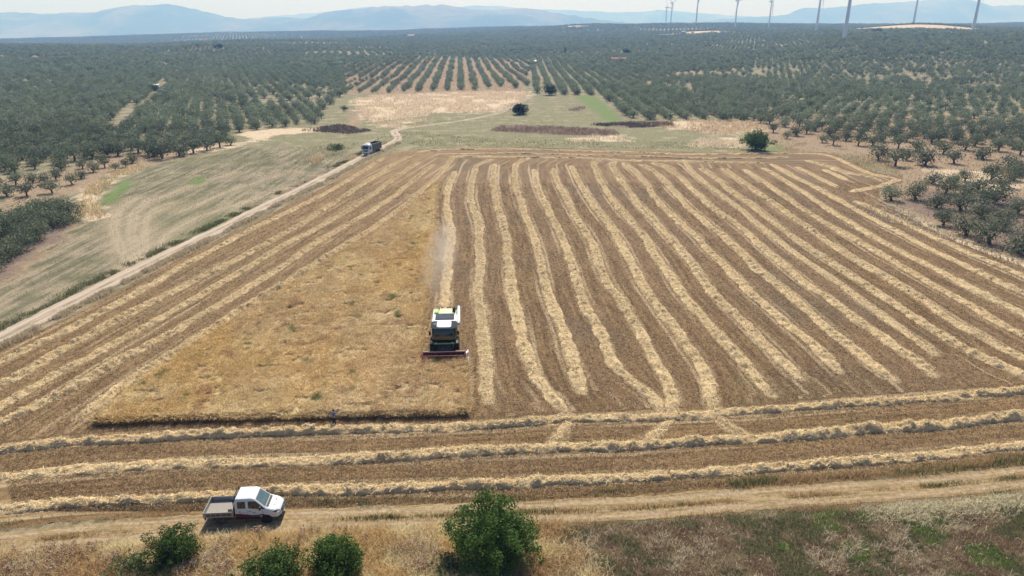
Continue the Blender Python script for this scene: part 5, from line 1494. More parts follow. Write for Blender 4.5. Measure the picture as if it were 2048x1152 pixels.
# ------------------------------------------------------------------ white crew-cab pickup on the farm track
def build_pickup():
    x, y, _ = at(443, 1050)                            # where the near rear wheel stands
    hd = R(4.0)
    t = thing("pickup_truck", "white crew cab dropside pickup with red side stripe, parked on the farm track", "pickup", (0, 0, 0), hd)
    off = Vector((0, -0.9, 0)); off.rotate(Matrix.Rotation(hd, 3, 'Z'))
    t.location = (x - off.x, y - off.y, 0.03); t.scale = (0.965, 0.965, 0.965)
    # cab, hood and nose in one shell
    xr = 1.22
    lv = [(0.52, xr, 4.62, 0.92, 0.28, 0.04), (0.62, xr, 4.72, 0.97, 0.34, 0.05), (0.86, xr, 4.74, 1.0, 0.42, 0.05), (1.04, xr, 4.62, 1.0, 0.46, 0.05), (1.15, xr, 4.45, 0.995, 0.46, 0.05),
          (1.27, xr, 4.08, 0.985, 0.40, 0.05), (1.36, xr, 3.78, 0.975, 0.30, 0.05), (1.44, xr, 3.60, 0.965, 0.22, 0.05), (2.0, xr + 0.03, 3.02, 0.885, 0.16, 0.06), (2.18, xr + 0.05, 2.83, 0.855, 0.15, 0.08),
          (2.26, xr + 0.09, 2.70, 0.80, 0.16, 0.10), (2.30, xr + 0.22, 2.50, 0.66, 0.16, 0.12), (2.31, xr + 0.5, 2.2, 0.45, 0.2, 0.2)]
    loft("cab_body", lv, WHITE, t, True)
    def ys(z): return np.interp(z, [1.44, 2.0, 2.18], [0.965, 0.885, 0.855])
    def xf(z): return np.interp(z, [1.36, 1.44, 2.0, 2.18], [3.78, 3.60, 3.02, 2.83])
    panel("windscreen", [(xf(1.45) - .02, -0.80, 1.45), (xf(1.45) - .02, 0.80, 1.45), (xf(2.14), 0.70, 2.14), (xf(2.14), -0.70, 2.14)], GLASSB, t, (0.72, 0, 0.69), 0.012)
    panel("scuttle", [(3.80, -0.72, 1.352), (3.80, 0.72, 1.352), (3.61, 0.76, 1.436), (3.61, -0.76, 1.436)], BLACK, t, (0.42, 0, 0.9), 0.012)
    for s in (-1, 1):
        def q(xx, z): return (xx, s * (ys(z) if z >= 1.44 else np.interp(z, [0.86, 1.15, 1.44], [1.0, .995, .965])), z)
        panel("window", [q(1.47, 1.47), q(2.08, 1.46), q(2.08, 2.05), q(1.50, 2.06), q(1.45, 1.98), q(1.43, 1.55)], GLASS, t, (0, s, 0.14))
        panel("window", [q(2.28, 1.47), q(3.05, 1.40), q(3.60, 1.33), q(3.52, 1.42), q(2.94, 2.0), q(2.88, 2.05), q(2.30, 2.06)], GLASS, t, (0, s, 0.14), 0.008)
        # door seams: slim dark lines
        boxes("door_seam", [((2.185, s * 0.995 - .006, 0.62), (2.2, s * 0.995 + .012, 1.40)), ((3.38, s * 0.995 - .006, 0.8), (3.395, s * 0.995 + .012, 1.3)), ((1.36, s * 0.99 - .006, 0.7), (1.372, s * 0.99 + .016, 1.4))], BLACK, t)
        boxes("door_handle", [((2.3, s * 1.0 - .01, 1.17), (2.48, s * 1.0 + .03, 1.21))], BLACK, t)
        boxes("door_handle", [((1.5, s * 1.0 - .01, 1.17), (1.66, s * 1.0 + .03, 1.21))], BLACK, t)
        # red wave above the dark sill
        top = [(1.26, 1.02), (1.6, 1.0), (2.0, 0.92), (2.5, 0.82), (3.0, 0.80), (3.5, 0.88)]
        yy = lambda z: s * np.interp(z, [0.52, 0.62, 0.86, 1.04], [0.92, 0.97, 1.0, 1.0])
        panel("side_stripe", [(a, yy(b) + s * .002, b) for a, b in top] + [(3.5, yy(.8) + s * .002, 0.80), (3.0, yy(.72) + s * .002, 0.72), (1.26, yy(.70) + s * .002, 0.70)], DKRED, t, (0, s, 0), 0.006)
        panel("side_stripe", [(a, yy(b + .03) + s * .001, b + 0.045 * (0.3 + abs(a - 1.26) / 2.3)) for a, b in top] + [(a, yy(b) + s * .001, b + .002) for a, b in reversed(top)], DKGREY, t, (0, s, 0), 0.004)
        boxes("sill", [((1.24, s * 0.955 - .03, 0.47), (3.15, s * 0.955 + .035, 0.70))], BLACK, t, 0.01)
        # small door lettering, too far off to read
        boxes("door_lettering", [((1.62 + 0.055 * i, s * 1.0 - .002, 1.07 + (i % 2) * 0.008), (1.66 + 0.055 * i, s * 1.0 + .006, 1.115)) for i in range(8)], MARK, t)
        boxes("door_lettering", [((2.62 + 0.05 * i, s * 1.0 - .002, 1.02), (2.655 + 0.05 * i, s * 1.0 + .006, 1.13)) for i in range(4)], MARK, t)
        # headlamp wraps the nose corner
        panel("headlight", [(4.46, s * 0.80, 1.135), (4.62, s * 0.66, 1.03), (4.715, s * 0.66, 0.89), (4.64, s * 0.88, 0.88), (4.36, s * 1.0, 1.02), (4.16, s * 1.0, 1.10)], BLACK, t, (0.6, s * 0.7, 0.25), 0.012)
        panel("headlight", [(4.47, s * 0.86, 1.08), (4.60, s * 0.73, 1.00), (4.66, s * 0.75, 0.93), (4.58, s * 0.90, 0.93), (4.42, s * 0.985, 1.0)], LENS, t, (0.6, s * 0.7, 0.25), 0.02)
        # mirror
        boxes("mirror", [((3.18, s * 1.0 if s > 0 else -1.26, 1.42), (3.32, 1.26 if s > 0 else s * 1.0, 1.68))], BLACK, t, 0.03)
        # wheel arch and wheels
        lathe("wheel_arch", [(0.40, -0.02), (0.44, -0.02), (0.44, 0.02), (0.40, 0.02)], BLACK, t, 'Y', 26, (3.62, s * 0.985, 0.40))
        wheel(t, 3.62, s * 0.86, 0.36, 0.24, s); wheel(t, 0.0, s * 0.86, 0.36, 0.26, s)
        boxes("hood_vent", [((4.1, s * 0.34 - 0.12, 1.255), (4.17, s * 0.34 + 0.12, 1.30))], BLACK, t, 0.008)
    boxes("grille", [((4.66, -0.55, 0.80), (4.765, 0.55, 1.0))], BLACK, t, 0.03)
    boxes("bumper", [((4.42, -0.86, 0.42), (4.78, 0.86, 0.66))], BLACK, t, 0.06)
    boxes("emblem", [((4.763, -0.09, 0.86), (4.778, 0.09, 0.94))], STEEL, t, 0.005)
    boxes("number_plate", [((4.782, -0.26, 0.50), (4.79, 0.26, 0.61))], WHITE, t)
    boxes("wiper", [((3.5, -0.5, 1.50), (3.53, 0.1, 1.515)), ((3.5, 0.2, 1.50), (3.53, 0.72, 1.515))], BLACK, t)
    # load bed
    zf, zt = 0.88, 1.26
    xa, xb = -1.22, 1.12
    boxes("bed_floor", [((xa, -1.03, zf - 0.08), (xb, 1.03, zf))], BEDFLOOR, t)
    for s in (-1, 1):
        b = boxes("side_board", [((xa, s * 1.05 - 0.02, zf - 0.09), (xb, s * 1.05 + 0.02, zt))], ALU, t, 0.008)
        boxes("side_rib", [((xa + 0.12, s * 1.07, zt - 0.10), (xb - 0.1, s * 1.07 + s * 0.012 if s > 0 else s * 1.07, zt - 0.06)), ((xa + 0.12, min(s * 1.07, s * 1.082), zf - 0.06), (xb - 0.1, max(s * 1.07, s * 1.082), zf - 0.02))], ALU, b)
        n = 5; w = (xb - xa - 0.3) / n
        boxes("side_recess", [((xa + 0.15 + w * i + 0.03, min(s * 1.071, s * 1.077), zf + 0.04), (xa + 0.15 + w * (i + 1) - 0.03, max(s * 1.071, s * 1.077), zt - 0.14)) for i in range(n)], DKGREY, b)
    boxes("tailboard", [((xa - 0.04, -1.07, zf - 0.09), (xa, 1.07, zt))], ALU, t, 0.008)
    boxes("headboard", [((xb, -1.05, zf - 0.05), (xb + 0.045, 1.05, 1.55)), ((xb, -0.92, 1.55), (xb + 0.045, -0.86, 2.32)), ((xb, 0.86, 1.55), (xb + 0.045, 0.92, 2.32)), ((xb, -0.92, 2.27), (xb + 0.045, 0.92, 2.34)), ((xb + 0.005, -0.86, 1.95), (xb + 0.035, 0.86, 1.99))] + [((xb + .005, -0.7 + .28 * i, 1.55), (xb + .035, -0.67 + .28 * i, 2.27)) for i in range(6)], BLACK, t)
    lathe("beacon", [(0.06, 0), (0.06, 0.09), (0.035, 0.13), (0.001, 0.135)], AMBER, t, 'Z', 14, (xb + 0.02, 0.86, 2.34))
    boxes("chassis", [((xa + 0.05, -0.42, 0.5), (4.2, -0.32, 0.66)), ((xa + 0.05, 0.32, 0.5), (4.2, 0.42, 0.66)), ((-0.06, -0.8, 0.28), (0.06, 0.8, 0.42)), ((3.56, -0.8, 0.28), (3.68, 0.8, 0.42))], BLACK, t)
    for s in (-1, 1): boxes("mudguard", [((-0.46, s * 0.87 - 0.15, 0.70), (0.46, s * 0.87 + 0.15, 0.76)), ((-0.50, s * 0.87 - .15, 0.42), (-0.46, s * 0.87 + .15, 0.74))], BLACK, t)
    boxes("rear_bumper", [((xa - 0.02, -0.95, 0.48), (xa + 0.06, 0.95, 0.60))], DKGREY, t)
    for s in (-1, 1): boxes("tail_lamp", [((xa - 0.045, s * 0.8 - 0.14, 0.64), (xa - 0.005, s * 0.8 + 0.14, 0.74))], RED, t, 0.01)
    # dark coil of chain left lying on the bed floor
    r = random.Random(4); bm = bmesh.new()
    pts = [(0.0 + 0.22 * math.cos(a * 1.9) * (0.5 + r.random() * .6), 0.16 * math.sin(a * 1.7) * (0.5 + r.random() * .7), 0.04 + 0.09 * r.random()) for a in np.linspace(0, 16, 40)]
    v, f = tube(pts, [0.028] * 40, 6)
    M = Matrix.Rotation(hd, 4, 'Z'); c = Vector((0.70, -0.52, 0.0)); c.rotate(M.to_3x3())
    tag(link("chain_heap", np_mesh("chain_heap", v, f, smooth_=True), STUBR, None, (t.location.x + c.x, t.location.y + c.y, t.location.z + zf), hd), "small dark tangled heap lying on the bed floor of the white pickup", "heap")
build_pickup()

# ------------------------------------------------------------------ combine harvester
def build_combine():
    hx, hy, _ = at(889, 719)                           # ground under the middle of the cutter bar
    fwd = Vector((0.055, -1.0, 0)).normalized(); rz = math.atan2(fwd.y, fwd.x)
    t = thing("combine_harvester", "green and white combine harvester with dark cab and red reel, cutting the standing wheat", "combine", (hx, hy, 0.012), rz)
    # +x forward, cutter bar at x=0
    # chassis and side panels
    loft("body", [(1.0, -7.6, -2.6, 1.30, 0.05, 0.1), (1.2, -7.9, -2.6, 1.45, 0.05, 0.15), (2.6, -8.0, -2.75, 1.50, 0.05, 0.2), (3.05, -7.6, -2.85, 1.46, 0.05, 0.2), (3.12, -7.4, -2.9, 1.40, 0.05, 0.2)], LIME, t, True)
    loft("straw_hood", [(0.9, -8.9, -7.5, 0.85, 0.05, 0.1), (1.6, -9.0, -7.5, 1.0, 0.05, 0.1), (2.5, -8.4, -7.5, 1.1, 0.05, 0.2), (2.7, -8.1, -7.5, 1.1, 0.05, 0.2)], LIMED, t, True)
    for s in (-1, 1):
        panel("side_panel", [(-6.9, s * 1.47, 1.35), (-3.0, s * 1.47, 1.35), (-3.0, s * 1.50, 2.5), (-7.2, s * 1.50, 2.5)], WHITE, t, (0, s, 0.03), 0.03)
        boxes("side_rail", [((-7.6, s * 1.42 - 0.07, 3.09), (-2.95, s * 1.42 + 0.07, 3.22))], WHITE, t, 0.02)
    # grain tank with its covers
    loft("grain_tank", [(3.10, -5.5, -2.95, 1.28, 0.08, 0.08), (3.35, -5.55, -2.9, 1.34, 0.08, 0.08), (3.40, -5.5, -2.95, 1.30, 0.08, 0.08)], WHITE, t, True)
    boxes("tank_cover", [((-5.45, -1.12, 3.40), (-3.75, 1.12, 3.50))], TANKLID, t, 0.03)
    boxes("cover_latch", [((-5.15, -0.9, 3.50), (-5.08, -0.82, 3.54)), ((-5.15, 0.82, 3.50), (-5.08, 0.9, 3.54)), ((-5.25, -0.08, 3.50), (-5.1, 0.08, 3.56))], BLACK, t)
    # engine deck
    boxes("engine_deck", [((-7.3, -0.72, 3.11), (-5.65, 0.85, 3.42))], LIME, t, 0.06)
    boxes("air_intake", [((-7.45, -1.35, 3.11), (-6.2, -0.85, 3.34))], LIMED, t, 0.05)
    lathe("exhaust_pipe", [(0.07, 0), (0.07, 0.75), (0.05, 0.76), (0.05, 0.2)], STUBR, t, 'Z', 12, (-6.6, 1.12, 3.1))
    lathe("air_filter", [(0.19, 0), (0.19, 0.42), (0.12, 0.50), (0.001, 0.5)], BLACK, t, 'Z', 16, (-7.1, 1.05, 3.1))
    for yy in (-0.45, 0.25): boxes("work_lamp", [((-7.5, yy - 0.07, 3.42), (-7.36, yy + 0.07, 3.56))], BLACK, t, 0.01)
    rod("handrail", [(-7.4, 1.38, 3.1), (-7.4, 1.38, 3.75), (-6.0, 1.38, 3.75), (-6.0, 1.38, 3.1)], 0.025, BLACK, t)
    # unloading auger folded back along the left side
    rod("unloading_auger", [(-3.3, 1.62, 3.0), (-3.6, 1.68, 3.18), (-8.1, 1.60, 3.25)], 0.19, WHITE, t, 12)
    boxes("auger_spout", [((-8.5, 1.42, 2.9), (-8.05, 1.78, 3.4))], BLACK, t, 0.05)
    # cab
    loft("cab_glass", [(1.75, -2.85, -1.05, 1.30, 0.35, 0.05), (2.1, -2.85, -0.82, 1.40, 0.42, 0.05), (2.9, -2.9, -0.90, 1.43, 0.42, 0.05), (3.42, -2.95, -1.12, 1.34, 0.38, 0.08)], GLASS, t, True, 6)
    for s in (-1, 1):
        rod("cab_pillar", [(-1.08, s * 1.28, 1.9), (-1.06, s * 1.33, 2.9), (-1.25, s * 1.27, 3.42)], 0.05, BLACK, t)
        rod("cab_pillar", [(-2.0, s * 1.37, 1.8), (-2.02, s * 1.44, 2.9), (-2.1, s * 1.34, 3.42)], 0.045, BLACK, t)
    loft("cab_eave", [(3.42, -3.0, -0.86, 1.46, 0.6, 0.25), (3.50, -3.05, -0.78, 1.52, 0.7, 0.3), (3.56, -3.0, -0.9, 1.46, 0.65, 0.3)], EAVE, t, True, 6)
    loft("cab_roof", [(3.56, -2.75, -0.95, 0.86, 0.35, 0.15), (3.66, -2.72, -1.0, 0.84, 0.35, 0.15), (3.71, -2.55, -1.2, 0.7, 0.3, 0.15)], WHITE, t, True, 6)
    boxes("roof_hatch", [((-2.3, -1.25, 3.56), (-1.7, -0.95, 3.62))], BLACK, t, 0.01)
    for s in (-1, 1):
        boxes("mirror", [((-0.85, s * 1.62 - 0.12, 2.75), (-0.72, s * 1.62 + 0.12, 3.25))], BLACK, t, 0.03)
        rod("mirror_arm", [(-1.0, s * 1.3, 3.4), (-0.8, s * 1.62, 3.3)], 0.025, BLACK, t)
        boxes("head_lamp", [((-0.78, s * 0.95 - 0.09, 1.72), (-0.66, s * 0.95 + 0.09, 1.84))], LENS, t, 0.02)
        boxes("marker_lamp", [((-0.95, s * 1.55 - 0.1, 1.62), (-0.8, s * 1.55 + 0.1, 1.78))], LENS, t, 0.02)
    boxes("cab_walkway", [((-2.9, -1.62, 1.58), (-0.8, 1.62, 1.68))], DKGREY, t)
    boxes("walkway_edge", [((-0.80, -1.2, 1.58), (-0.72, 1.2, 1.74))], LIMED, t, 0.02)
    boxes("under_frame", [((-7.2, -0.9, 0.75), (-1.3, 0.9, 1.56))], DKGREY, t)
    rod("handrail", [(-0.85, 1.6, 1.68), (-0.85, 1.6, 2.55), (-2.6, 1.6, 2.55), (-2.6, 1.6, 1.68)], 0.025, LIMED, t)
    boxes("ladder", [((-1.5, 1.62, 0.4), (-1.46, 1.72, 1.6)), ((-1.0, 1.62, 0.4), (-0.96, 1.72, 1.6))] + [((-1.46, 1.62, 0.5 + .28 * i), (-1.0, 1.72, 0.53 + .28 * i)) for i in range(4)], DKGREY, t)
    for s in (-1, 1):
        wheel(t, -2.1, s * 1.42, 0.88, 0.62, s, LIMED, 0.5, 18)
        wheel(t, -6.7, s * 1.25, 0.60, 0.42, s, LIMED, 0.5, 14)
    # feeder house
    bm = bmesh.new()
    a = [(-2.4, -0.75, 1.0), (-2.4, 0.75, 1.0), (-2.4, 0.75, 1.75), (-2.4, -0.75, 1.75)]; b = [(0.25, -0.75, 0.3), (0.25, 0.75, 0.3), (0.25, 0.75, 0.95), (0.25, -0.75, 0.95)]
    A = [bm.verts.new(q) for q in a]; B = [bm.verts.new(q) for q in b]
    bm.faces.new(A); bm.faces.new(B)
    for i in range(4): bm.faces.new((A[i], A[(i + 1) % 4], B[(i + 1) % 4], B[i]))
    bmesh.ops.recalc_face_normals(bm, faces=bm.faces); bm_obj("feeder_house", bm, DKGREY, t)
    # header
    W = 2.55; HX = 1.0
    h = boxes("header_trough", [((HX-0.75, -W, 0.25), (HX-0.68, W, 1.12)), ((HX-0.75, -W, 0.20), (HX+0.05, W, 0.27)), ((HX-0.80, -W, 1.02), (HX-0.62, W, 1.22))], DKGREY, t)
    boxes("header_lettering", [((HX-0.70, -2.35 + 0.115 * i, 1.221), (HX-0.66, -2.28 + 0.115 * i, 1.228)) for i in range(10) if i not in (4,)], WHITE, h)
    lathe("intake_auger", [(0.20, -W + 0.1), (0.20, W - 0.1)], RED, t, 'Y', 16, (HX-0.38, 0, 0.55))
    for s in (-1, 1):
        bm = bmesh.new()
        o = [(-0.8, 0.2), (0.1, 0.15), (0.75, 0.22), (0.75, 0.30), (0.1, 0.72), (-0.4, 1.05), (-0.8, 1.1)]
        va = [bm.verts.new((p + HX, s * W, q)) for p, q in o]; vb = [bm.verts.new((p + HX, s * (W + 0.08), q)) for p, q in o]
        bm.faces.new(va); bm.faces.new(list(reversed(vb)))
        for i in range(len(o)): bm.faces.new((va[i], va[(i + 1) % len(o)], vb[(i + 1) % len(o)], vb[i]))
        bmesh.ops.recalc_face_normals(bm, faces=bm.faces); bm_obj("crop_divider", bm, RED if s < 0 else WHITE, t)
        rod("reel_arm", [(HX-0.78, s * (W - 0.12), 1.2), (HX+0.25, s * (W - 0.12), 1.12)], 0.06, RED, t)
    # long pale guide rod and side belt guard at the left end
    rod("divider_rod", [(HX-0.8, W + 0.16, 1.18), (HX+0.4, W + 0.2, 0.75), (HX+1.35, W + 0.24, 0.25)], 0.06, WHITE, t)
    boxes("belt_guard", [((HX-0.85, W + 0.10, 0.45), (HX-0.1, W + 0.24, 1.28))], WHITE, t, 0.04)
    # reel: six bats with tines on end spiders
    zc, xc, rr = 1.02, HX + 0.22, 0.52
    reel = lathe("reel", [(0.055, -W + 0.12), (0.055, W - 0.12)], RED, t, 'Y', 12, (xc, 0, zc))
    for k in range(6):
        w = 2 * math.pi * k / 6 + 0.5; c, s_ = rr * math.cos(w), rr * math.sin(w)
        bm = bmesh.new(); add_box(bm, (c - 0.035, -W + 0.14, s_ - 0.02), (c + 0.035, W - 0.14, s_ + 0.02))
        for i in range(30):
            yy = -W + 0.2 + i * (2 * W - 0.4) / 29; add_box(bm, (c - 0.01, yy - 0.008, s_ - 0.2), (c + 0.01, yy + 0.008, s_ - 0.02))
        bm_obj("reel_bat", bm, RED, reel)
        for yy in (-W + 0.2, -0.85, 0.85, W - 0.2): rod("reel_spoke", [(0, yy, 0), (c, yy, s_)], 0.018, RED, reel, 6)
build_combine()

# ------------------------------------------------------------------ white tipper on the dirt road
def build_tipper():
    xf_, yf_, _ = at(732, 311); xr_, yr_, _ = at(757, 303)
    fwd = Vector((xf_ - xr_, yf_ - yr_, 0)).normalized()
    fwd = (fwd + Vector((0.02, 0, 0))).normalized()
    rz = math.atan2(fwd.y, fwd.x)
    t = thing("tipper_truck", "white cab tipper lorry with dark grey ribbed box, parked on the dirt road", "lorry", (xf_ - fwd.x * 1.2, yf_ - fwd.y * 1.2, 0.03), rz)
    # +x forward, front axle at 0
    loft("cab", [(0.75, -0.75, 1.25, 1.22, 0.15, 0.05), (1.0, -0.78, 1.32, 1.25, 0.2, 0.05), (1.75, -0.8, 1.30, 1.25, 0.2, 0.05), (2.75, -0.8, 1.12, 1.20, 0.2, 0.08), (3.05, -0.8, 0.95, 1.15, 0.25, 0.1), (3.22, -0.75, 0.6, 1.0, 0.3, 0.15)], WHITE, t, True)
    panel("windscreen", [(1.302, -1.08, 1.78), (1.302, 1.08, 1.78), (1.13, 1.02, 2.72), (1.13, -1.02, 2.72)], GLASS, t, (1, 0, 0.18), 0.01)
    boxes("sun_visor", [((0.98, -1.05, 2.74), (1.25, 1.05, 2.80))], DKGREY, t)
    boxes("grille", [((1.30, -0.78, 1.12), (1.345, 0.78, 1.60))] + [], BLACK, t, 0.01)
    boxes("grille_bar", [((1.345, -0.78, 1.2 + 0.12 * i), (1.36, 0.78, 1.23 + 0.12 * i)) for i in range(3)], STEEL, t)
    boxes("bumper", [((1.0, -1.24, 0.40), (1.42, 1.24, 0.92))], WHITE, t, 0.08)
    boxes("bumper_grille", [((1.42, -0.7, 0.5), (1.432, 0.7, 0.75))], BLACK, t)
    boxes("number_plate", [((1.433, -0.26, 0.60), (1.44, 0.26, 0.71))], WHITE, t)
    for s in (-1, 1):
        boxes("headlight", [((1.40, s * 0.98 - 0.17, 0.66), (1.44, s * 0.98 + 0.17, 0.86))], LENS, t, 0.02)
        boxes("mirror", [((0.95, s * 1.48 - 0.12, 1.85), (1.08, s * 1.48 + 0.12, 2.55))], BLACK, t, 0.03)
        rod("mirror_arm", [(0.8, s * 1.2, 2.6), (1.0, s * 1.48, 2.6)], 0.025, BLACK, t)
        panel("side_window", [(-0.15, s * 1.252, 1.8), (0.95, s * 1.252, 1.8), (0.88, s * 1.218, 2.55), (-0.15, s * 1.215, 2.55)], GLASS, t, (0, s, 0.05), 0.008)
        boxes("door_handle", [((-0.1, s * 1.25 - .01, 1.6), (0.08, s * 1.25 + .02, 1.64))], BLACK, t)
        boxes("step", [((-0.3, s * 1.15 - 0.1, 0.42), (0.55, s * 1.15 + 0.1, 0.5))], BLACK, t)
        wheel(t, 0.0, s * 1.05, 0.52, 0.32, s)
        wheel(t, -4.0, s * 0.95, 0.52, 0.55, s); wheel(t, -5.35, s * 0.95, 0.52, 0.55, s)
        boxes("mudguard", [((-6.0, s * 0.95 - 0.28, 1.08), (-3.3, s * 0.95 + 0.28, 1.12))], BLACK, t)
        boxes("fuel_tank", [((-2.6, s * 0.95 - 0.25, 0.5), (-1.3, s * 0.95 + 0.25, 1.0))], STEEL, t, 0.05)
    loft("wind_deflector", [(3.2, -0.6, 0.35, 0.8, 0.3, 0.1), (3.45, -0.7, -0.1, 0.75, 0.2, 0.1), (3.5, -0.7, -0.3, 0.6, 0.1, 0.1)], WHITE, t, True)
    boxes("roof_lamp", [((0.55, -0.08, 3.2), (0.65, 0.08, 3.28))], AMBER, t)
    boxes("chassis", [((-6.3, -0.5, 0.75), (0.8, -0.38, 1.05)), ((-6.3, 0.38, 0.75), (0.8, 0.5, 1.05)), ((-4.06, -.9, .45), (-3.94, .9, .6)), ((-5.41, -.9, .45), (-5.29, .9, .6)), ((-.06, -1, .45), (.06, 1, .6))], BLACK, t)
    xa, xb, zb, zt = -6.5, -1.0, 1.18, 3.05
    boxes("box_floor", [((xa, -1.22, zb - 0.1), (xb, 1.22, zb))], DKGREY, t)
    for s in (-1, 1):
        b = boxes("box_side", [((xa, s * 1.25 - 0.03, zb - 0.08), (xb, s * 1.25 + 0.03, zt))], BOXG, t)
        boxes("box_rib", [((xa + 0.05 + i * 0.88, min(s * 1.28, s * 1.35), zb - 0.06), (xa + 0.15 + i * 0.88, max(s * 1.28, s * 1.35), zt - 0.03)) for i in range(7)] , BOXG, b)
        boxes("top_rail", [((xa, s * 1.27 - 0.06, zt), (xb, s * 1.27 + 0.06, zt + 0.08))], STEEL, t)
    boxes("box_front", [((xb, -1.28, zb - 0.1), (xb + 0.06, 1.28, zt + 0.3))], DKGREY, t)
    boxes("tail_gate", [((xa - 0.06, -1.28, zb - 0.1), (xa, 1.28, zt + 0.12))], DKGREY, t)
    boxes("rolled_cover", [((xb - 0.15, -1.2, zt + .1), (xb - 0.01, 1.2, zt + 0.26))], BLACK, t, 0.05)
build_tipper()

# ------------------------------------------------------------------ the person filming by the wheat
SKIN = paint("skin", (0.40, 0.235, 0.165), 0.6, 0.08, 20.0)
SHIRT = paint("blue_shirt", (0.05, 0.12, 0.32), 0.85, 0.25, 9.0)
SHIRTP = paint("pale_blue_shirt", (0.20, 0.27, 0.38), 0.85, 0.2, 9.0)
TROUS = paint("dark_trousers", (0.012, 0.014, 0.022), 0.85, 0.3, 9.0)
HAIR = paint("dark_hair", (0.014, 0.010, 0.008), 0.7, 0.4, 30.0)
SHOE = paint("pale_shoes", (0.62, 0.62, 0.62), 0.6, 0.15, 20.0)

def skin_mesh(name, nodes, edges, mat, parent, sub=2, root=0):
    """grow one continuous surface over a jointed skeleton"""
    me = bpy.data.meshes.new(name)
    me.from_pydata([n[:3] for n in nodes], edges, [])
    o = bpy.data.objects.new(name, me); COL.objects.link(o)
    md = o.modifiers.new("skin", 'SKIN'); md.use_smooth_shade = True
    ss = o.modifiers.new("sub", 'SUBSURF'); ss.levels = sub; ss.render_levels = sub
    for i, n in enumerate(nodes):
        sv = me.skin_vertices[0].data[i]
        r = n[3] if isinstance(n[3], tuple) else (n[3], n[3])
        sv.radius = r; sv.use_root = (i == root)
    dg = bpy.context.evaluated_depsgraph_get()
    m2 = bpy.data.meshes.new_from_object(o.evaluated_get(dg))
    o.modifiers.clear(); o.data = m2
    m2.materials.clear(); m2.materials.append(mat)
    for p in m2.polygons: p.use_smooth = True
    if parent: o.parent = parent
    return o

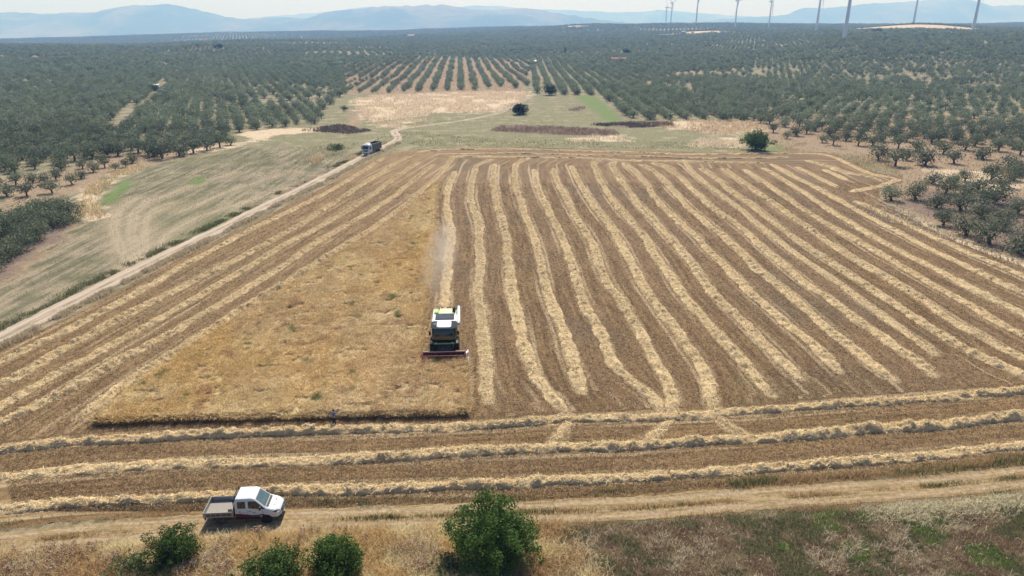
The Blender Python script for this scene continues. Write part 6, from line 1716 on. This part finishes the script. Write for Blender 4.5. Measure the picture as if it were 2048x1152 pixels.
def build_person():
    x, y, _ = at(669, 851)
    t = thing("person", "person in blue shirt and dark trousers raising a phone beside the wheat", "person", (x, y, 0.01), R(-32))
    # faces +y; x to the right. joints of the body
    N = [(0, 0, 0.93, (.14, .10)), (0, -0.01, 1.08, (.125, .09)), (0, 0.0, 1.25, (.15, .10)), (0, 0.0, 1.40, (.145, .085)), (0, 0.01, 1.49, .055), (0, 0.02, 1.56, .058), (0, 0.03, 1.63, (.078, .092)), (0, 0.025, 1.71, (.065, .078)),
         (0.185, 0.0, 1.40, .058), (0.27, 0.16, 1.24, .045), (0.24, 0.36, 1.40, .034), (0.225, 0.42, 1.46, .028),          # right arm raised
         (-0.185, 0.0, 1.40, .058), (-0.22, 0.20, 1.26, .045), (0.06, 0.36, 1.38, .034), (0.12, 0.40, 1.42, .028),          # left arm steadies it
         (0.10, 0.0, 0.88, .092), (0.125, 0.02, 0.50, .06), (0.13, -0.02, 0.12, .042), (-0.10, 0.0, 0.88, .092), (-0.125, 0.03, 0.50, .06), (-0.14, 0.0, 0.12, .042)]
    E = [(0, 1), (1, 2), (2, 3), (3, 4), (4, 5), (5, 6), (6, 7), (3, 8), (8, 9), (9, 10), (10, 11), (3, 12), (12, 13), (13, 14), (14, 15), (0, 16), (16, 17), (17, 18), (0, 19), (19, 20), (20, 21)]
    # hands: palm then five fingers each, closed round the phone
    def hand(w, palm, dirx):
        b = len(N)
        px_, py_, pz_ = N[w][:3]
        N.append((px_ + palm[0] * .05, py_ + palm[1] * .05, pz_ + palm[2] * .05, (.036, .017))); E.append((w, b))
        N.append((px_ + palm[0] * .09, py_ + palm[1] * .09, pz_ + palm[2] * .09, (.038, .015))); E.append((b, b + 1))
        for k, (o_, ln) in enumerate(((-.027, .062), (-.009, .072), (.009, .068), (.027, .052))):
            i = len(N); e = np.array(N[b + 1][:3])
            p1 = e + np.array(palm) * ln * .55 + np.array(dirx) * o_ * 1.1
            p2 = p1 + np.array(palm) * ln * .35 + np.array((0, .03, -.01))
            N.append((*(e + np.array(dirx) * o_), .0095)); N.append((*p1, .0088)); N.append((*p2, .0078)); E.extend([(b + 1, i), (i, i + 1), (i + 1, i + 2)])
        i = len(N); e = np.array(N[b][:3])
        N.append((*(e - np.array(dirx) * .045), .0105)); N.append((*(e - np.array(dirx) * .062 + np.array(palm) * .045), .009)); E.extend([(b, i), (i, i + 1)])
    hand(11, (0.05, .35, .93), (1, 0, 0)); hand(15, (0.25, .35, .9), (1, 0, 0))
    body = skin_mesh("body", N, E, SKIN, t, 2)
    # face: nose, brow, ears, eyes kept small
    for s in (-1, 1):
        lathe("ear", [(0.001, -.012), (.028, -.008), (.03, .006), (.001, .01)], SKIN, body, 'X', 10, (s * .085, 0.02, 1.63))
        lathe("eye", [(0.001, .0), (.011, .004), (.001, .012)], BLACK, body, 'Y', 8, (s * .032, 0.112, 1.645))
    skin_mesh("nose", [(0, .115, 1.655, .010), (0, .135, 1.62, .014)], [(0, 1)], SKIN, body, 1)
    boxes("mouth", [((-.022, .112, 1.578), (.022, .118, 1.586))], DKRED, body)
    # hair cap
    bm = bmesh.new(); bmesh.ops.create_uvsphere(bm, u_segments=16, v_segments=10, radius=1.0)
    for v in bm.verts:
        c = v.co; v.co = Vector((c.x * .092, c.y * .108 + 0.012, c.z * .105 + 1.665 + (0.03 if c.y > 0.4 else 0) * (c.z < 0.2)))
        if c.z < -0.45: v.co.z = 1.655 - 0.07 * (c.y < 0.1)
        if c.y > 0.3 and c.z < 0.35: v.co.y = 0.05; v.co.z = max(v.co.z, 1.70)
    bm_obj("hair", bm, HAIR, body, True)
    skin_mesh("shirt", [(0, 0, 0.95, (.155, .118)), (0, -0.01, 1.10, (.15, .112)), (0, 0.0, 1.27, (.168, .118)), (0, 0.0, 1.41, (.152, .098)), (0, 0.01, 1.455, (.075, .07)), (0.195, 0.0, 1.405, .074), (0.245, 0.10, 1.30, .062), (-0.195, 0.0, 1.405, .074), (-0.215, 0.12, 1.32, .062)],
              [(0, 1), (1, 2), (2, 3), (3, 4), (3, 5), (5, 6), (3, 7), (7, 8)], SHIRT, t, 2)
    skin_mesh("trousers", [(0, 0, 0.985, (.148, .112)), (0, 0, 0.90, (.155, .115)), (0.105, 0.0, 0.80, .103), (0.125, 0.02, 0.50, .078), (0.13, -0.02, 0.10, .064), (-0.105, 0.0, 0.80, .103), (-0.125, 0.03, 0.50, .078), (-0.14, 0.0, 0.10, .064)],
              [(0, 1), (1, 2), (2, 3), (3, 4), (1, 5), (5, 6), (6, 7)], TROUS, t, 2)
    for sx_, y0 in ((0.135, -.02), (-0.145, 0.0)):
        skin_mesh("shoe", [(sx_, y0 - .05, .05, (.042, .045)), (sx_, y0 + .05, .045, (.046, .04)), (sx_ + .01 * (1 if sx_ > 0 else -1), y0 + .17, .035, (.042, .03))], [(0, 1), (1, 2)], SHOE, t, 1)
    ph = boxes("phone", [((-.085, -.006, -.042), (.085, .006, .042))], BLACK, None, 0.006)
    c = Vector((0.19, 0.47, 1.58)); c.rotate(Matrix.Rotation(R(-32), 3, 'Z'))
    ph.location = (x + c.x, y + c.y, c.z + 0.01); ph.rotation_euler = (R(-18), 0, R(-32))
    tag(ph, "dark phone raised in both hands by the person at the wheat edge", "phone")
build_person()

# ------------------------------------------------------------------ wind turbines
TURB = paint("turbine_white", (0.82, 0.83, 0.84), 0.5, 0.04, 0.1)
def build_turbine(px, Y, hub_h, blade, yaw, phase, label):
    X = (px - 1024) / FPX * (Y * CP + CAM_H * SP - 0) * 1.0
    X = (px - 1024) / FPX * (Y * CP - (ground_h((px - 1024) / FPX * Y * .94, Y) - CAM_H) * SP)
    z = float(ground_h(X, Y))
    t = thing("wind_turbine", label, "wind turbine", (X, Y, z - 1.0), 0, "wind turbines along the ridge")
    if hub_h < 30: hub_h = float(py_height(hub_h, Y)) - z + 1.0     # hub seen at that picture height
    k = hub_h / 80
    lathe("tower", [(2.45 * k, 0), (2.3 * k, 15 * k), (1.9 * k, 45 * k), (1.45 * k, 78 * k), (1.4 * k, 78.5 * k)], TURB, t, 'Z', 24)
    Rm = Matrix.Rotation(yaw, 4, 'Z')
    hd = Rm.to_3x3() @ Vector((1, 0, 0)); sd2 = Rm.to_3x3() @ Vector((0, 1, 0))
    def tr(o): o.matrix_local = Matrix.Translation((0, 0, 80 * k)) @ Rm
    n = loft("nacelle", [(-1.7 * k, -7.5 * k, 2.6 * k, 1.5 * k, .5 * k, .8 * k), (-0.6 * k, -8 * k, 2.8 * k, 1.85 * k, .8 * k, 1.0 * k), (1.0 * k, -8 * k, 2.8 * k, 1.8 * k, .8 * k, 1.0 * k), (1.9 * k, -7 * k, 2.4 * k, 1.3 * k, .6 * k, .8 * k)], TURB, t, True); tr(n)
    hb = lathe("hub", [(1.6 * k, 2.8 * k), (1.7 * k, 3.6 * k), (1.5 * k, 4.8 * k), (0.9 * k, 5.8 * k), (0.001, 6.2 * k)], TURB, t, 'X', 18); tr(hb)
    for b in range(3):
        w = phase + b * 2 * math.pi / 3
        r_s = [0, .04, .12, .2, .4, .6, .8, .95, 1.0]; ch = [1.9, 1.9, 3.0, 3.6, 2.7, 1.9, 1.2, .7, .15]; th = [1.9, 1.8, 1.2, .9, .55, .38, .24, .14, .05]; tw = [0, 0, 16, 18, 10, 5, 2, 0, 0]
        V = []; F = []; m = 10
        for r0, c0, t0, w0 in zip(r_s, ch, th, tw):
            for q in range(m):
                a = 2 * math.pi * q / m
                cx = math.cos(a) * c0 / 2 * k - (c0 * .2 * k if r0 > .08 else 0); cy = math.sin(a) * t0 / 2 * k
                ca, sa = math.cos(R(w0 + 4)), math.sin(R(w0 + 4))
                V.append((cy * ca - cx * sa, cx * ca + cy * sa, r0 * blade))
        for i in range(len(r_s) - 1):
            for q in range(m): F.append((i * m + q, i * m + (q + 1) % m, (i + 1) * m + (q + 1) % m, (i + 1) * m + q))
        me = np_mesh("blade", np.array(V), np.array(F), smooth_=True)
        bl = link("blade", me, TURB, t)
        bl.matrix_local = Matrix.Translation((0, 0, 80 * k)) @ Rm @ Matrix.Translation((4.2 * k, 0, 0)) @ Matrix.Rotation(w, 4, 'X')
YAW = R(-48)
TURBS = [
 (1331, 3050, 14.6, 42, R(20), "farthest wind turbine, smaller of the close pair left of the others"),
 (1341, 2850, 6.0, 43, R(178), "wind turbine with slightly taller tower, right one of the close pair"),
 (1392, 2450, -3.5, 44, R(163), "wind turbine between the close pair and the one with its hub at the picture top"),
 (1470, 2150, 1.5, 45, R(160), "wind turbine with its nacelle just touching the top of the picture"),
 (1537, 1980, 3.0, 46, R(187), "wind turbine whose hub and hanging blade both show below the picture top"),
 (1632, 1480, 84, 46, R(187), "wind turbine left of the thickest tower, one blade hanging beside it"),
 (1688, 930, 80, 44, R(233), "nearest wind turbine with the thickest tower, its foot among olive trees"),
 (1826, 1720, 84, 46, R(236), "wind turbine rising behind the bare tan hilltop"),
 (1945, 1130, 80, 45, R(187), "wind turbine at far right, beside the right end of the bare hilltop"),
]
for a in TURBS: build_turbine(a[0], a[1], a[2], a[3], YAW, a[4], a[5])

# ------------------------------------------------------------------ small far buildings
PLASTER = paint("pale_plaster", (0.55, 0.50, 0.44), 0.9, 0.15, 0.8)
ROOFT = paint("red_roof_tiles", (0.36, 0.15, 0.085), 0.85, 0.25, 1.5)
SHEET = paint("white_sheet_roof", (0.72, 0.73, 0.74), 0.5, 0.08, 1.0)
def house(name, label, px, py, L, Wd, H, roofh, wall, roof, rz, Y=None):
    x, y, z = at(px, py)
    t = thing(name, label, "building", (x, y, z - 0.2), rz)
    w = boxes("wall", [((-L / 2, -Wd / 2, 0), (L / 2, Wd / 2, H))], wall, t)
    bm = bmesh.new(); e = 0.5
    a = [(-L / 2 - e, -Wd / 2 - e, H), (L / 2 + e, -Wd / 2 - e, H), (L / 2 + e, Wd / 2 + e, H), (-L / 2 - e, Wd / 2 + e, H), (-L / 2 - e, 0, H + roofh), (L / 2 + e, 0, H + roofh)]
    v = [bm.verts.new((p[0], p[1], p[2] + .02)) for p in a]
    for f in ((0, 1, 5, 4), (2, 3, 4, 5), (0, 4, 3), (1, 2, 5), (3, 2, 1, 0)): bm.faces.new([v[i] for i in f])
    bm_obj("roof", bm, roof, t)
    for k in range(max(2, int(L / 3.5))):
        xx = -L / 2 + (k + .5) * L / max(2, int(L / 3.5))
        if k == 0: boxes("door", [((xx - .5, -Wd / 2 - .03, .02), (xx + .5, -Wd / 2 + .02, 2.0))], DKGREY, t)
        else: boxes("window", [((xx - .5, -Wd / 2 - .03, 1.0), (xx + .5, -Wd / 2 + .02, 2.1))], GLASS, t)
house("farm_building", "long low farm building with red tiled roof among the groves right of centre", 1236, 124, 15, 6, 3.2, 1.6, PLASTER, ROOFT, R(4))
house("shed", "small shed with white sheet roof among the groves at centre", 1069, 127, 7, 5, 2.6, 0.7, PLASTER, SHEET, R(-8))
house("hilltop_house", "house with orange roof on the grove hilltop at left", 408, 84, 20, 10, 7.5, 3.0, PLASTER, ROOFT, R(12))
house("ruined_farmhouse", "pale ruined farmhouse on the bare knoll left of centre", 823, 76, 16, 9, 6.0, 2.0, PLASTER, PLASTER, R(-15))
house("tower_house", "small pale square building at the left end of the tan strip on the ridge", 1365, 72, 7, 7, 9.0, 0.6, PLASTER, SHEET, R(20))
house("shed", "tiny white roofed hut inside the left grove at the end of the dark lane", 311, 177, 4, 3, 2.4, 0.6, SHEET, SHEET, R(20))
# ------------------------------------------------------------------ the air
def box_mesh(name, lo, hi):
    bm = bmesh.new(); bmesh.ops.create_cube(bm, size=1.0)
    for v in bm.verts: v.co = Vector([lo[i] + (v.co[i] + 0.5) * (hi[i] - lo[i]) for i in range(3)])
    me = bpy.data.meshes.new(name); bm.to_mesh(me); bm.free(); return me
def build_haze():
    m, nt = new_mat("haze"); g = NT(nt)
    vp = g.n("ShaderNodeVolumePrincipled")
    vp.inputs["Color"].default_value = (0.23, 0.47, 1.0, 1)
    vp.inputs["Density"].default_value = HAZE
    vp.inputs["Anisotropy"].default_value = 0.15
    vp.inputs["Absorption Color"].default_value = (1, 1, 1, 1)
    o = g.n("ShaderNodeOutputMaterial"); g.l(vp.outputs[0], o.inputs["Volume"])
    me = box_mesh("haze", (-45000, -1000, -140), (45000, 17500, 700))
    tag(link("haze", me, m), kind='stuff')
HAZE = 2.0e-4
build_haze()

def build_dust():
    """pale dust and chaff drifting off behind the combine"""
    x0, y0, _ = at(884, 640)
    m, nt = new_mat("dust"); g = NT(nt)
    v = g.obj()
    n = g.noise(v, 0.45, 4, 0.6)
    sp = g.n("ShaderNodeVectorMath", operation='LENGTH')
    mp = g.n("ShaderNodeMapping"); mp.inputs["Scale"].default_value = (1 / 3.6, 1 / 26.0, 1 / 3.0); g.l(v, mp.inputs["Vector"]); g.l(mp.outputs[0], sp.inputs[0])
    f = g.math('MULTIPLY', g.step(sp.outputs["Value"], 1.0, 0.1), g.step(n, 0.32, 0.72))
    vp = g.n("ShaderNodeVolumePrincipled"); vp.inputs["Color"].default_value = (0.96, 0.88, 0.76, 1)
    g.l(g.math('MULTIPLY', f, 0.2), vp.inputs["Density"])
    o = g.n("ShaderNodeOutputMaterial"); g.l(vp.outputs[0], o.inputs["Volume"])
    me = box_mesh("dust_cloud", (-4.3, -26.2, -1.4), (4.3, 26.2, 3.1))
    ob = link("dust_cloud", me, m, None, (x0 - 2.4, y0 + 24.0, 1.5), R(2))
    tag(ob, kind='stuff')
build_dust()
